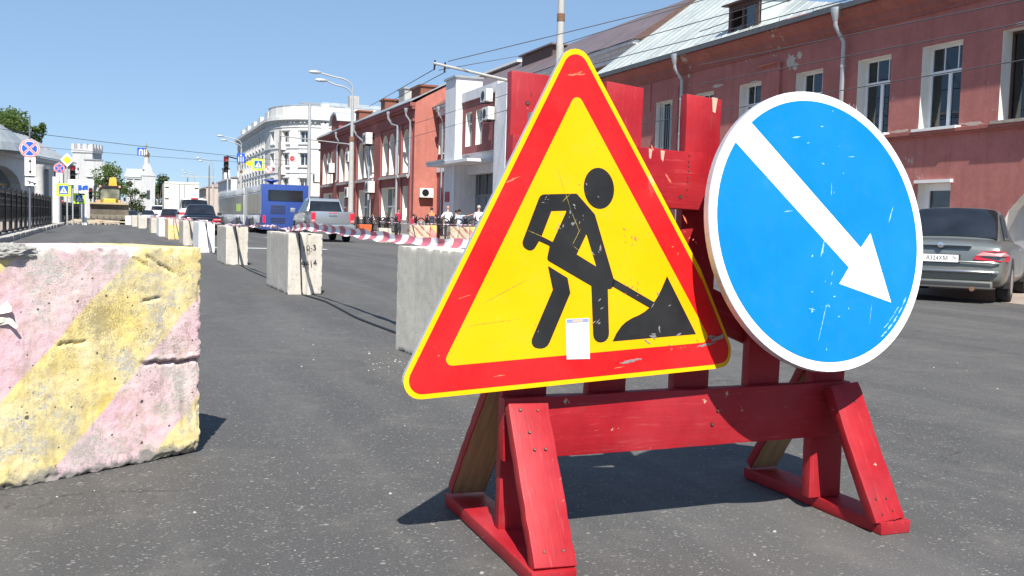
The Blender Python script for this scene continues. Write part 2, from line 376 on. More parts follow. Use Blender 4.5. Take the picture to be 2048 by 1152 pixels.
def m_clear(name='clear window pane'):
    m, n, l, p = nt(name); n.remove(p); out = n['Material Output']
    fr = n.new('ShaderNodeFresnel'); fr.inputs[0].default_value = 1.75; t_ = n.new('ShaderNodeBsdfTransparent'); t_.inputs[0].default_value = (.62, .68, .68, 1)
    g_ = n.new('ShaderNodeBsdfGlossy'); g_.inputs['Roughness'].default_value = .03; g_.inputs['Color'].default_value = (.9, .95, 1, 1); ms = n.new('ShaderNodeMixShader')
    b_ = n.new('ShaderNodeBump'); b_.inputs['Strength'].default_value = .06; b_.inputs['Distance'].default_value = .02; l.new(noi(n, l, coords(n, l), 1.6, 2, .4), b_.inputs['Height']); l.new(b_.outputs[0], g_.inputs['Normal'])
    l.new(fr.outputs[0], ms.inputs[0]); l.new(t_.outputs[0], ms.inputs[1]); l.new(g_.outputs[0], ms.inputs[2]); l.new(ms.outputs[0], out.inputs[0]); return m
CLEAR = m_clear(); CURT = mat('pale curtain', (.62, .60, .55), .9, 0, .08, 4, bs=30, bd=.004)

# ------------------------------------------------------------------ ground and pavements
g = MB(); 
def grid(mb, xs, ys, z, m):
    vs = [(x, y, z) for x in xs for y in ys]; k = len(ys)
    mb.add(vs, [(i*k+j, (i+1)*k+j, (i+1)*k+j+1, i*k+j+1) for i in range(len(xs)-1) for j in range(k-1)], m)
grid(g, [-900, -60, 12.05, 60, 900], [-60, 0, 60, 200, 1500], 0, ASPH)
o = g.build('ground', fix=False); tag(o, kind='structure')
PAVE = mat('pavement paving', (.30, .25, .21), .9, 0, .15, .8, bs=20, bd=.01, grime=.35)
KERB = m_concrete('kerb concrete', (.42, .40, .37), .25, False)
def strip(name, pts_in, pts_out, z, m):
    """raised slab between two polylines"""
    mb = MB(); k = len(pts_in)
    for i in range(k-1):
        a, b, c, d = pts_in[i], pts_in[i+1], pts_out[i+1], pts_out[i]
        mb.hexa([(*a, -.02), (*b, -.02), (*c, -.02), (*d, -.02)], [(*a, z), (*b, z), (*c, z), (*d, z)], m)
    return mb.build(name)
tag(strip('pavement_right', [(12.2, 16.8), (12.2, 105)], [(19.5, 16.8), (19.5, 105)], .11, PAVE), kind='structure')
tag(strip('driveway', [(12.35, -5), (12.35, 16.79)], [(19.5, -5), (19.5, 16.79)], .006, PAVE), kind='structure')
tag(strip('pavement_left', [(-2.9, -10), (-3.55, 30), (-4.30, 74)], [(-30, -10), (-30, 30), (-30, 74)], .11, PAVE), kind='structure')
def kerb(name, x0, y0, x1, y1, w=.15, z=.13, step=1.0, rough=.012):
    mb = MB(); L = math.hypot(x1-x0, y1-y0); n_ = int(L/step); dx, dy = (x1-x0)/L, (y1-y0)/L
    for i in range(n_):
        a, b = i*L/n_ + .006, (i+1)*L/n_ - .006; j = random.uniform(-rough, rough); zz = z + random.uniform(-.012, .012)
        p = [(x0+dx*t - dy*s, y0+dy*t + dx*s) for t, s in ((a, j), (b, j), (b, j-w), (a, j-w))]
        mb.hexa([(*q, -.02) for q in p], [(*q, zz) for q in p], KERB)
    return tag(mb.build(name, bevel=.012, seg=1), kind='structure')
kerb('kerb_right', 12.2, 16.8, 12.2, 104)
kerb('kerb_left', -2.9, -6, -3.55, 30, z=.16, w=-.02+.22); kerb('kerb_left_far', -3.55, 30, -4.30, 74, z=.17, w=.22, rough=.03)
# worn white road paint far ahead, thin sheets on the asphalt
RP = mat('road paint', (.55, .55, .53), .8, 0, .25, 6, bs=60, bd=.002, grime=.5)
mb = MB(); mb.box(2.2, 5.8, 31.2, 31.7, .001, .005, RP); mb.box(3.9, 4.05, 12, 14.5, .001, .005, ASPH)
for y in range(44, 160, 12): mb.box(5.95, 6.07, y, y+4, .001, .005, RP)
tag(mb.build('road_marking'), kind='structure')

# ------------------------------------------------------------------ facades
def wall(mb, u0, u1, z0, z1, ops, m, mr, depth=.3, y=0.0):
    us = sorted({u0, u1, *[o[0] for o in ops], *[o[1] for o in ops]}); us = [u for u in us if u0 <= u <= u1]
    zs = sorted({z0, z1, *[o[2] for o in ops], *[o[3] for o in ops]})
    for i in range(len(us)-1):
        for j in range(len(zs)-1):
            uc, zc = (us[i]+us[i+1])/2, (zs[j]+zs[j+1])/2
            if any(o[0] < uc < o[1] and o[2] < zc < o[3] for o in ops): continue
            mb.poly([(us[i], y, zs[j]), (us[i+1], y, zs[j]), (us[i+1], y, zs[j+1]), (us[i], y, zs[j+1])], m)
    for o in ops:
        a, b, c, d = o[:4]; r = o[4] if len(o) > 4 else 0; K = 10
        y2 = y + depth
        if r:
            cu, hw = (a+b)/2, (b-a)/2
            arc = [(cu - hw*cos(pi*k/K), d - r + r*sin(pi*k/K)) for k in range(K+1)]
            mb.poly([(a, y, d)] + [(x, y, z) for x, z in arc[:K//2+1][::-1]], m)
            mb.poly([(b, y, d)] + [(x, y, z) for x, z in arc[K//2:]][::-1][::-1], m)
            for k in range(K):
                (x0, q0), (x1, q1) = arc[k], arc[k+1]
                mb.poly([(x0, y, q0), (x1, y, q1), (x1, y2, q1), (x0, y2, q0)], mr)
            dd = d - r
        else:
            dd = d; mb.poly([(a, y, d), (b, y, d), (b, y2, d), (a, y2, d)], mr)
        mb.poly([(a, y, c), (a, y, dd), (a, y2, dd), (a, y2, c)], mr)
        mb.poly([(b, y, c), (b, y, dd), (b, y2, dd), (b, y2, c)], mr)
        mb.poly([(a, y, c), (b, y, c), (b, y2, c), (a, y2, c)], mr)
def window(par, op, y, kind='T', fm=None, gm=None, T=None, sill=None, sm=None, fw=.06, label=None, name='window'):
    """frame at depth y behind the opening; panes are children"""
    fm = fm or WFRAME; gm = gm or GLASS
    a, b, c, d = op[:4]; a -= .01; b += .01; d += .01; c -= .01; e = .07
    mb = MB(); mb.T = T; w = b - a; h = d - c
    mb.box(a, a+fw, y-e, y, c, d, fm); mb.box(b-fw, b, y-e, y, c, d, fm)
    mb.box(a+fw, b-fw, y-e, y, c, c+fw, fm); mb.box(a+fw, b-fw, y-e, y, d-fw, d, fm)
    cells = []
    if kind == 'T':
        zt = c + h*.68; um = (a+b)/2
        mb.box(a+fw, b-fw, y-e+.004, y, zt-.04, zt+.04, fm); mb.box(um-.045, um+.045, y-e+.002, y, c+fw, zt-.04, fm)
        for q in (1/3., 2/3.): mb.box(a+w*q-.012, a+w*q+.012, y-e+.02, y-.01, zt+.04, d-fw, fm)
        cells = [(a+fw, b-fw, zt+.04, d-fw), (a+fw, um-.045, c+fw, zt-.04), (um+.045, b-fw, c+fw, zt-.04)]
    elif kind == 'M':
        um = (a+b)/2; mb.box(um-.04, um+.04, y-e+.003, y, c+fw, d-fw, fm); cells = [(a+fw, um-.04, c+fw, d-fw), (um+.04, b-fw, c+fw, d-fw)]
    elif kind == 'G':
        zt = c + h*.42; n_ = 3
        mb.box(a+fw, b-fw, y-e+.004, y, zt-.05, zt+.05, fm)
        for q in range(1, n_): mb.box(a+w*q/n_-.05, a+w*q/n_+.05, y-e+.002, y, c+fw, d-fw, fm)
        cells = [(a+w*q/n_+.05, a+w*(q+1)/n_-.05, z_, z2) for q in range(n_) for z_, z2 in ((c+fw, zt-.05), (zt+.05, d-fw))]
    else: cells = [(a+fw, b-fw, c+fw, d-fw)]
    f = mb.build(name, par)
    if label: f['label'] = label
    for q in cells:
        pm = MB(); pm.T = T; pm.box(q[0], q[1], y-.035, y-.03, q[2], q[3], gm); pm.build('pane', f)
    if sill:
        s = MB(); s.T = T; s.box(a-.05, b+.05, -sill, y-e, c-.05, c+.012, sm or WHITEP); s.build('sill', f)
    return f
def shell(mb, L, D, z0, z1, m):
    """sides, back and top slab of a building whose front wall is drawn separately"""
    mb.poly([(0, 0, z0), (0, D, z0), (0, D, z1), (0, 0, z1)], m); mb.poly([(L, 0, z0), (L, D, z0), (L, D, z1), (L, 0, z1)], m)
    mb.poly([(0, D, z0), (L, D, z0), (L, D, z1), (0, D, z1)], m)
def downpipe(par, u, ztop, zbot, y=-.16, jog=None, r=.055, label=None):
    mb = MB(); mb.lathe([(.0, ztop+.02), (.13, ztop+.02), (.13, ztop-.06), (.09, ztop-.22), (.06, ztop-.3)], PIPE, 12, o=(u, y-.28, 0))
    pts = [(u, y-.28, ztop-.25), (u, y-.28, ztop-.4), (u, y, ztop-.78)]
    if jog: pts += [(u+jog[0], y, jog[1])]; u = u + jog[0]
    pts += [(u, y, zbot+.2), (u, y-.1, zbot)]
    mb.tube(pts, r, PIPE, 10)
    z = ztop - 1.4
    while z > zbot+.4 and not jog: mb.lathe([(r+.012, z), (r+.012, z+.07)], PIPE, 10, o=(u, y, 0)); z -= 1.1
    o = mb.build('downpipe', par, smooth=True)
    return o

# --- near dark-red house (right), street front in the plane X = 16.5, u runs towards the camera
DRED = m_plaster('dark red plaster', (.43, .165, .145), .16, .62)
DRED2 = m_plaster('red brown cornice plaster', (.34, .125, .105), .14, .65)
TAN = mat('cement band', (.36, .31, .27), .9, 0, .2, 4, bs=20, bd=.02)
TINW = m_metalroof('pale tin roof', (.50, .54, .52)); TINB = m_metalroof('brown tin roof', (.19, .14, .135)); TING = m_metalroof('grey tin roof', (.33, .36, .38))
B1 = thing('red_house', 'long dark red two-storey house with pale tin roof behind the round blue sign', 'house', (16.5, 33.9, 0), -pi/2)
Y1 = 33.9
ups = [(15.66-1.2, 15.66), (16.7, 17.86), (18.84, 19.97), (21.29, 22.39), (23.96, 25.02), (26.4, 27.45), (28.87, 29.94), (31.6, 32.6), (12.2, 13.3), (9.9, 11.0)]
ops = [(Y1-b, Y1-a, 3.33, 5.15) for a, b in ups]
gw = (Y1-17.78, Y1-16.82, .95, 2.12); arch = (Y1-15.6, Y1-12.0, .11, 2.25, 1.75)
g2 = [(Y1-22.6, Y1-21.5, .95, 2.3), (Y1-26, Y1-24.9, .95, 2.3), (Y1-30, Y1-28.9, .95, 2.3)]
mb = MB(); wall(mb, 0, 32, 0, 6.25, ops+[gw]+g2, DRED, REVEAL, .33) if False else None
wall(mb, 0, 32, 2.6, 6.25, ops, DRED, REVEAL, .33)
wall(mb, 0, 32, 0, 2.6, [gw, arch]+g2, DRED, REVEAL, .26)
shell(mb, 32, 9, 0, 6.4, DRED)
mb.build('wall', B1)
mb = MB(); mb.box(-.1, 32, -.09, .0, 3.16, 3.27, DRED2); mb.box(11.5, 14.1, -.14, -.09, 3.19, 3.29, TAN)
mb.box(14.1, 32, -.13, -.09, 3.20, 3.285, DRED2); mb.build('sill_band', B1, bevel=.01)
mb = MB()
prof = [(0, 5.86), (-.05, 5.86), (-.05, 5.95), (-.10, 5.98), (-.12, 6.14), (-.24, 6.22), (-.30, 6.30), (-.38, 6.34), (-.38, 6.42), (0, 6.42)]
vs = [(-.1, y, z) for y, z in prof] + [(32, y, z) for y, z in prof]; k = len(prof)
mb.add(vs, [(i, k+i, k+i+1, i+1) for i in range(k-1)] + [list(range(k)), list(range(2*k-1, k-1, -1))], DRED2); mb.build('cornice', B1)
GUT = mat('dark weathered gutter', (.13, .135, .14), .6, .3, .25, 4, bs=30, bd=.004)
mb = MB(); mb.box(-.15, 32, -.46, -.30, 6.425, 6.50, GUT); mb.box(-.15, 32, -.47, -.44, 6.37, 6.425, GUT)
for i in range(22): mb.box(1.4*i, 1.4*i+.03, -.40, -.25, 6.52, 6.60, TING)
mb.build('gutter', B1)
# shallow plaster fillets framing the bays
mb = MB()
for y_, a_, b_ in ((30.35, 4.9, 5.8), (28.5, 3.3, 5.5)): MB().box(Y1-y_-.05, Y1-y_+.05, -.05, -.002, a_, b_, DRED).build('fillet', B1, bevel=.01)
for i, (op, (a, b)) in enumerate(zip(ops, ups)):
    old = i in (0, 6)
    window(B1, op, .33, 'T' if not old else 'M', BROWNW if i == 0 else WFRAME, gm=CLEAR, sill=.16 if i < 3 else .06, sm=WHITEP if i != 0 else TAN,
           label='old brown wooden window' if i == 0 else None)
    a_, b_ = op[0]+.05, op[1]-.05; w_ = b_-a_
    for c0, c1 in (((0, .30), (.78, 1.0)), ((0, .42),), ((.0, .24), (.86, 1.)), ((0, .35),))[i % 4]:
        K = 16; cv = [(a_+w_*(c0+(c1-c0)*q/K)*(1) , .40+.02*sin(q*2.3), z_) for z_ in (3.36, 5.14) for q in range(K+1)]
        cm = MB(); cm.add(cv, [(q, q+1, K+1+q+1, K+1+q) for q in range(K)], CURT); cm.build('curtain', B1, fix=False, smooth=True)
mb = MB(); mb.box(ops[6][0]+.06, ops[6][1]-.04, .10, .12, 3.4, 3.43, GALV)
for q in range(7): mb.box(ops[6][0]+.1+q*.14, ops[6][0]+.115+q*.14, .10, .12, 3.4, 5.0, GALV)
mb.build('window_grille', B1)
window(B1, gw, .26, 'one', sill=None, fw=.16)
mb = MB(); mb.box(gw[0]-.04, gw[1]+.06, -.09, -.002, 2.13, 2.20, WHITEP); mb.build('lintel_ledge', B1)
for q in g2: window(B1, q, .26, 'M')
SCAR = mat('bare cement scar', (.50, .45, .38), .95, 0, .2, 8, bs=30, bd=.01); rs_ = random.Random(8)
for y_, z_, w_, h_ in ((22.65, 5.50, .22, .24), (22.45, 5.36, .14, .12), (22.3, 5.62, .12, .10), (27.9, 5.78, .10, .07), (18.45, 3.34, .42, .04), (16.3, 3.34, .40, .045), (26.2, 5.27, .35, .05), (24.3, 5.16, .30, .035), (21.2, 5.95, .5, .04), (15.0, 5.22, .4, .05)):
    pl_ = []
    for k in range(18):
        a = 2*pi*k/18; r_ = rs_.uniform(.55, 1.1); pl_.append((Y1-y_+w_*cos(a)*r_, z_+h_*sin(a)*r_))
    MB().prism(pl_, -.004, .004, SCAR).build('plaster_scar', B1)
ARCHW = m_plaster('pale arch panel', (.50, .50, .50), .1)
mb = MB(); mb.box(arch[0], arch[1], .26, .32, .11, 2.3, ARCHW); mb.build('arch_panel', B1)
POST_R = mat('dark red poster', (.35, .02, .03), .5, bd=0); POST_D = mat('dark poster', (.05, .05, .09), .5, bd=0)
mb = MB(); mb.box(Y1-14.86, Y1-14.62, .245, .259, 1.0, 1.24, POST_R); mb.box(Y1-15.02, Y1-14.80, .245, .259, 1.42, 1.50, POST_D); mb.box(Y1-14.98, Y1-14.84, .245, .259, 1.50, 1.60, POST_D); mb.build('poster', B1)
mb = MB(); mb.poly([(-.2, -.42, 6.53), (Y1-20.2, -.42, 6.53), (Y1-23.3, .6, 7.305), (Y1-29, 2.5, 8.75), (-.2, 3.9, 9.81)], TINW)
mb.poly([(Y1-20.2, -.42, 6.53), (Y1-23.3, .6, 7.305), (Y1-29, 2.5, 8.75), (Y1-29, 8, 8.75), (Y1-20.2, 9, 6.53)], TINW)
mb.poly([(-.2, 3.9, 9.81), (Y1-29, 2.5, 8.75), (Y1-29, 8, 8.75), (-.2, 8, 9.81)], TINW)
mb.poly([(-.2, -.42, 6.53), (-.2, 3.9, 9.81), (-.2, 9, 9.81), (-.2, 9, 6.4)], DRED)
mb.poly([(Y1-20.2, -.42, 6.5), (32, -.42, 6.5), (32, 9, 6.8), (Y1-20.2, 9, 6.8)], TINW)
roof1 = mb.build('roof', B1)
mb = MB()
for i in range(1, 24):      # standing seams
    u = -.2 + i*.62
    t = 1.0 if u < Y1-29 else max(.0, (Y1-20.2-u)/(8.8)) if u > Y1-29 else 1
    top = 2.9/4.32 if u > 2 else .95
    f = min(1, t)*.95*(.68 if u > Y1-29.2 else (1 - .32*(u+.2)/5.1))
    y0_, z0_ = -.42, 6.54; y1_, z1_ = -.42+4.32*f, 6.54+3.28*f
    if f > .02: mb.tube([(u, y0_, z0_), (u, y1_, z1_)], .009, TINW, 4)
seamo = mb.build('roof_seam', B1); seamo['kind'] = 'stuff'
# two-window dormer
dm = MB(); u0, u1 = Y1-25.35, Y1-23.85
dm.poly([(u0, -.22, 6.62), (u0, .80, 7.42), (u0, -.22, 7.42)], BROWNW); dm.poly([(u1, -.22, 6.62), (u1, .80, 7.42), (u1, -.22, 7.42)], TINW)
dm.box(u0, u0+.14, -.26, -.18, 6.6, 7.42, BROWNW); dm.box(u1-.14, u1, -.26, -.18, 6.6, 7.42, BROWNW); dm.box(u0+.14, u1-.14, -.26, -.18, 7.28, 7.42, BROWNW)
dm.box(u0+.14, u1-.14, -.26, -.18, 6.6, 6.68, BROWNW); dm.box((u0+u1)/2-.05, (u0+u1)/2+.05, -.27, -.18, 6.68, 7.28, BROWNW)
dm.box(u0+.14, u1-.14, .1, .14, 6.6, 7.4, BLACKP)
dm.hexa([(u0-.16, -.42, 7.42), (u1+.12, -.42, 7.42), (u1+.06, .75, 7.45), (u0-.10, .75, 7.45)], [(u0-.16, -.42, 7.46), (u1+.12, -.42, 7.46), (u1+.06, .75, 7.49), (u0-.10, .75, 7.49)], BROWNW)
dmo = dm.build('dormer', B1)
mb = MB(); mb.box((u0+u1)/2+.05, u1-.14, -.22, -.21, 6.68, 7.28, GLASS); mb.build('pane', dmo)
downpipe(B1, Y1-20.34, 6.42, .2); downpipe(B1, Y1-28.04, 6.42, .2)
mb = MB(); mb.tube([(Y1-24.0, -.08, 5.55), (Y1-23.05, -.08, 5.55), (Y1-23.05, -.08, 2.4)], .045, DRED, 8); mb.build('gas_pipe', B1, smooth=True)
mb = MB(); mb.box(Y1-25.0, Y1-24.55, 1.5, 1.9, 7.5, 10.2, GALV); mb.build('chimney', B1)

# --- white-portalled red house
Y3 = 60.4
B3 = thing('portal_house', 'red house with white portal, canopy and brown tin roof', 'house', (18, Y3, 0), -pi/2)
RED3 = m_plaster('brick red plaster', (.28, .10, .095), .10)
WPL = m_plaster('white pilaster plaster', (.68, .68, .70), .08, .70)
L3 = 26.4
wops = [(Y3-60.25, Y3-59.15, 5.15, 7.0), (Y3-43.6, Y3-42.6, 5.15, 7.0), (Y3-41.6, Y3-40.6, 5.15, 7.0), (Y3-39.4, Y3-38.4, 5.15, 7.0), (Y3-37.2, Y3-36.2, 5.15, 7.0)]
wlo = [(Y3-58.0, Y3-57.0, 1.4, 3.3), (Y3-43.6, Y3-42.4, 1.2, 3.2), (Y3-39.6, Y3-38.4, 1.2, 3.2)]
mb = MB(); wall(mb, 0, L3, 4.35, 7.7, wops, RED3, REVEAL, .35); wall(mb, 0, L3, 0, 4.0, wlo, RED3, REVEAL, .35); shell(mb, L3, 9, 0, 7.9, RED3); mb.build('wall', B3)
mb = MB(); mb.box(-.02, L3, -.06, .02, 4.0, 4.35, WPL); mb.box(-.02, L3, -.08, .03, 7.45, 7.72, WPL); mb.box(-.02, L3, -.2, .03, 7.72, 7.86, WPL); mb.box(-.02, L3, -.36, .03, 7.86, 8.0, WPL); mb.build('cornice', B3)
for q in wops+wlo: window(B3, q, .35, 'T', sill=.05)
# projecting portal bay
PT = MB(); a3, b3 = Y3-54.1, Y3-44.9
pw = [(Y3-53.3, Y3-52.3, 5.0, 6.8), (Y3-51.6, Y3-50.6, 5.0, 6.8), (Y3-49.9, Y3-48.9, 5.0, 6.8)]
door = (Y3-52.8, Y3-48.0, .11, 3.55)
wall(PT, Y3-52.7-.9, b3-1.6, 4.6, 7.4, pw, RED3, REVEAL, .30, y=-1.1)
PT.poly([(Y3-53.6, -1.1, 4.6), (b3-1.6, -1.1, 4.6), (b3-1.6, 0, 4.6), (Y3-53.6, 0, 4.6)], WPL)
PT.build('bay_wall', B3)
mb = MB(); wall(mb, a3+1.9, b3-1.6, 0, 4.6, [door], WPL, WPL, .5, y=-.7)
mb.box(a3, a3+1.9, -1.5, 0, 0, 8.75, WPL); mb.box(a3-.1, a3+2.0, -1.6, .05, 8.75, 8.87, TING)
mb.box(b3-1.6, b3, -1.3, 0, 0, 7.72, WPL); mb.box(a3+1.9, b3-1.6, -1.18, -.6, 7.4, 7.9, WPL); mb.build('portal', B3)
T0 = Matrix.Identity(4)
for q in pw: window(B3, q, -.82, 'T', sill=None)
DOORG = mat('grey door paint', (.17, .19, .21), .5, 0, .1, 3, bd=0)
mb = MB(); mb.box(door[0], door[1], -.25, -.2, .11, 2.4, DOORG)
for q in range(5): mb.box(door[0]+q*1.2-.03, door[0]+q*1.2+.03, -.29, -.25, .11, 3.55, DOORG)
mb.box(door[0], door[1], -.28, -.25, 2.36, 2.48, DOORG); dr = mb.build('door', B3)
for q in range(4): MB().box(door[0]+q*1.2+.03, door[0]+q*1.2+1.17, -.24, -.22, 2.48, 3.55, GLASS).build('pane', dr)
mb = MB(); mb.box(Y3-55.6, Y3-48.2, -2.1, -.72, 4.05, 4.2, WPL); mb.box(Y3-55.6, Y3-52, -2.15, -.9, 4.2, 4.32, TING); mb.build('canopy', B3)
mb = MB(); mb.box(a3+.35, a3+1.15, -1.53, -1.502, 2.05, 2.6, POST_R); mb.build('wall_plaque', B3)
mb = MB(); mb.poly([(-.1, -.42, 8.0), (L3+.1, -.42, 8.0), (L3+.1, 2.3, 9.9), (-.1, 2.3, 9.9)], TINB)
mb.poly([(-.1, 2.3, 9.9), (L3+.1, 2.3, 9.9), (L3+.1, 9, 8), (-.1, 9, 8)], TINB); mb.poly([(L3+.1, -.42, 8), (L3+.1, 2.3, 9.9), (L3+.1, 9, 8)], BROWNW)
mb.build('roof', B3)
mb = MB(); mb.box(Y3-60.3, Y3-52, 1.9, 2.7, 9.85, 9.98, WHITEP); mb.build('ridge_cap', B3)
mb = MB(); mb.hexa([(Y3-49.7, 1.3, 8.9), (Y3-45.6, 1.3, 8.9), (Y3-45.6, 2.4, 8.9), (Y3-49.7, 2.4, 8.9)], [(Y3-49.7, 1.3, 9.68), (Y3-45.6, 1.3, 9.72), (Y3-45.6, 2.4, 9.72), (Y3-49.7, 2.4, 9.68)], BROWNW)
mb.box(Y3-49.9, Y3-45.4, 1.15, 2.5, 9.72, 9.80, TINB); mb.build('dormer', B3)
downpipe(B3, Y3-59.0, 7.9, .3); downpipe(B3, Y3-44.6, 7.9, .3)

# --- red house with tall arched windows, orange end wall facing the camera
Y2 = 93.4
B2 = thing('arched_red_house', 'red house with tall white arched windows and a lit orange end wall', 'house', (16.5, Y2, 0), -pi/2)
RED2 = m_plaster('red facade plaster', (.30, .105, .095), .12); ORG = m_plaster('orange end wall plaster', (.44, .16, .125), .08, .735)
STONE = m_plaster('grey plinth plaster', (.40, .39, .37), .12)
BRICK = mat('red chimney brick', (.20, .072, .045), .9, 0, .2, 6, bs=20, bd=.02)
arcs = [(61.7, 63.2), (64.0, 65.15), (65.5, 66.9), (67.3, 68.85), (71.3, 72.8), (73.25, 74.7), (75.1, 76.75), (78.6, 80.0), (80.4, 81.9), (82.4, 84.2), (86.8, 88.1), (88.5, 89.9), (90.3, 91.9)]
aops = [(Y2-b, Y2-a, 4.0, 6.75, (b-a)/2*.95) for a, b in arcs]
gops = [(Y2-b, Y2-a, .98, 3.15) for a, b in ((61.7, 63.1), (64.5, 68.9), (72.2, 76.3), (81.2, 84.2), (87.0, 91.3))]
mb = MB(); wall(mb, 0, Y2-60.5, 3.6, 8.25, aops, RED2, REVEAL, .55); wall(mb, 0, Y2-60.5, .95, 3.6, gops, RED2, REVEAL, .55)
mb.box(0, Y2-60.5, -.06, .0, 0, .95, STONE)
L2 = Y2-60.5
mb.poly([(L2, 0, .95), (L2, 2.5, .95), (L2, 2.5, 9.75), (L2, 0, 8.25)], ORG); mb.poly([(L2, -.06, 0), (L2, 2.5, 0), (L2, 2.5, .95), (L2, -.06, .95)], STONE)
mb.poly([(L2, 2.5, 0), (L2, 9, 0), (L2, 9, 8.25), (L2, 2.5, 9.75)], ORG); mb.poly([(0, 0, 0), (0, 9, 0), (0, 9, 8.25), (0, 2.5, 9.7), (0, 0, 8.25)], RED2); mb.poly([(0, 9, 0), (L2, 9, 0), (L2, 9, 8.25), (0, 9, 8.25)], RED2)
mb.build('wall', B2)
mb = MB(); mb.box(-.05, L2+.04, -.14, 0, 7.1, 7.26, RED2); mb.box(-.05, L2+.06, -.2, 0, 7.85, 8.02, RED2); mb.box(-.05, L2+.08, -.34, 0, 8.02, 8.25, RED2)
for a, b in ((61, 61.5), (63.35, 63.85), (69.1, 71), (77, 78.4), (84.5, 86.5)): mb.box(Y2-b, Y2-a, -.1, 0, .95, 7.1, RED2)
mb.build('cornice', B2)
for a, b in ((61.5, 63.4), (63.8, 69.1), (71.1, 77.0), (78.5, 84.5), (86.6, 92.1)):
    MB().box(Y2-b, Y2-a, -.22, .01, 3.72, 3.88, STONE).build('sill_band', B2)
for q in aops:
    w_ = window(B2, q, .55, 'M'); MB().box(q[0]+.1, q[1]-.1, .33, .43, 4.28, 4.72, BLACKM).build('vent', w_)
for q in gops: window(B2, q, .50, 'G' if q[1]-q[0] > 2 else 'one', gm=m_glass('green tinted shop glass', (.04, .08, .07)) if 24 < q[0] < 26 else None)
mb = MB(); mb.hexa([(-.1, -.4, 8.25), (L2+.12, -.4, 8.25), (L2+.12, 2.55, 9.82), (-.1, 2.55, 9.82)], [(-.1, -.4, 8.31), (L2+.12, -.4, 8.31), (L2+.12, 2.55, 9.9), (-.1, 2.55, 9.9)], TING)
mb.hexa([(-.1, 2.55, 9.82), (L2+.12, 2.55, 9.82), (L2+.12, 9.2, 8.25), (-.1, 9.2, 8.25)], [(-.1, 2.55, 9.9), (L2+.12, 2.55, 9.9), (L2+.12, 9.2, 8.31), (-.1, 9.2, 8.31)], TING)
rf2 = mb.build('roof', B2)
for u, y, w, z, mm in ((Y2-62.2, .9, 2.2, 9.35, BRICK), (Y2-71.5, 1.0, 1.3, 9.5, BRICK), (Y2-69.3, 1.8, 1.6, 10.1, STONE), (Y2-79.2, .8, 1.3, 9.4, BRICK)):
    mb = MB(); mb.box(u-w/2, u+w/2, y-.4, y+.6, 8.2, z, mm); mb.box(u-w/2-.1, u+w/2+.1, y-.5, y+.7, z, z+.12, mm if mm != STONE else TING); mb.build('chimney', rf2)
mb = MB(); mb.prism([(Y2-88.5, 8.3), (Y2-85.2, 8.3), (Y2-85.2, 9.2), (Y2-85.7, 9.7), (Y2-86.85, 9.95), (Y2-88, 9.7), (Y2-88.5, 9.2)], .1, 2.4, RED2); mb.prism([(Y2-88.8, 9.2), (Y2-88.2, 9.85), (Y2-86.85, 10.12), (Y2-85.5, 9.85), (Y2-84.9, 9.2), (Y2-85.2, 9.2), (Y2-85.75, 9.72), (Y2-86.85, 9.96), (Y2-88, 9.72), (Y2-88.5, 9.2)], -.1, 2.5, TINW); mb.build('dormer', B2)
downpipe(B2, Y2-65.6, 8.1, 1.0, jog=(1.5, 7.1), r=.08); downpipe(B2, Y2-76.5, 8.1, 1.0, jog=(4.2, 6.2), r=.08); downpipe(B2, Y2-83.6, 8.1, 4.0, jog=(-.8, 7), r=.08); downpipe(B2, Y2-61.0, 7.9, 3.6, r=.06)

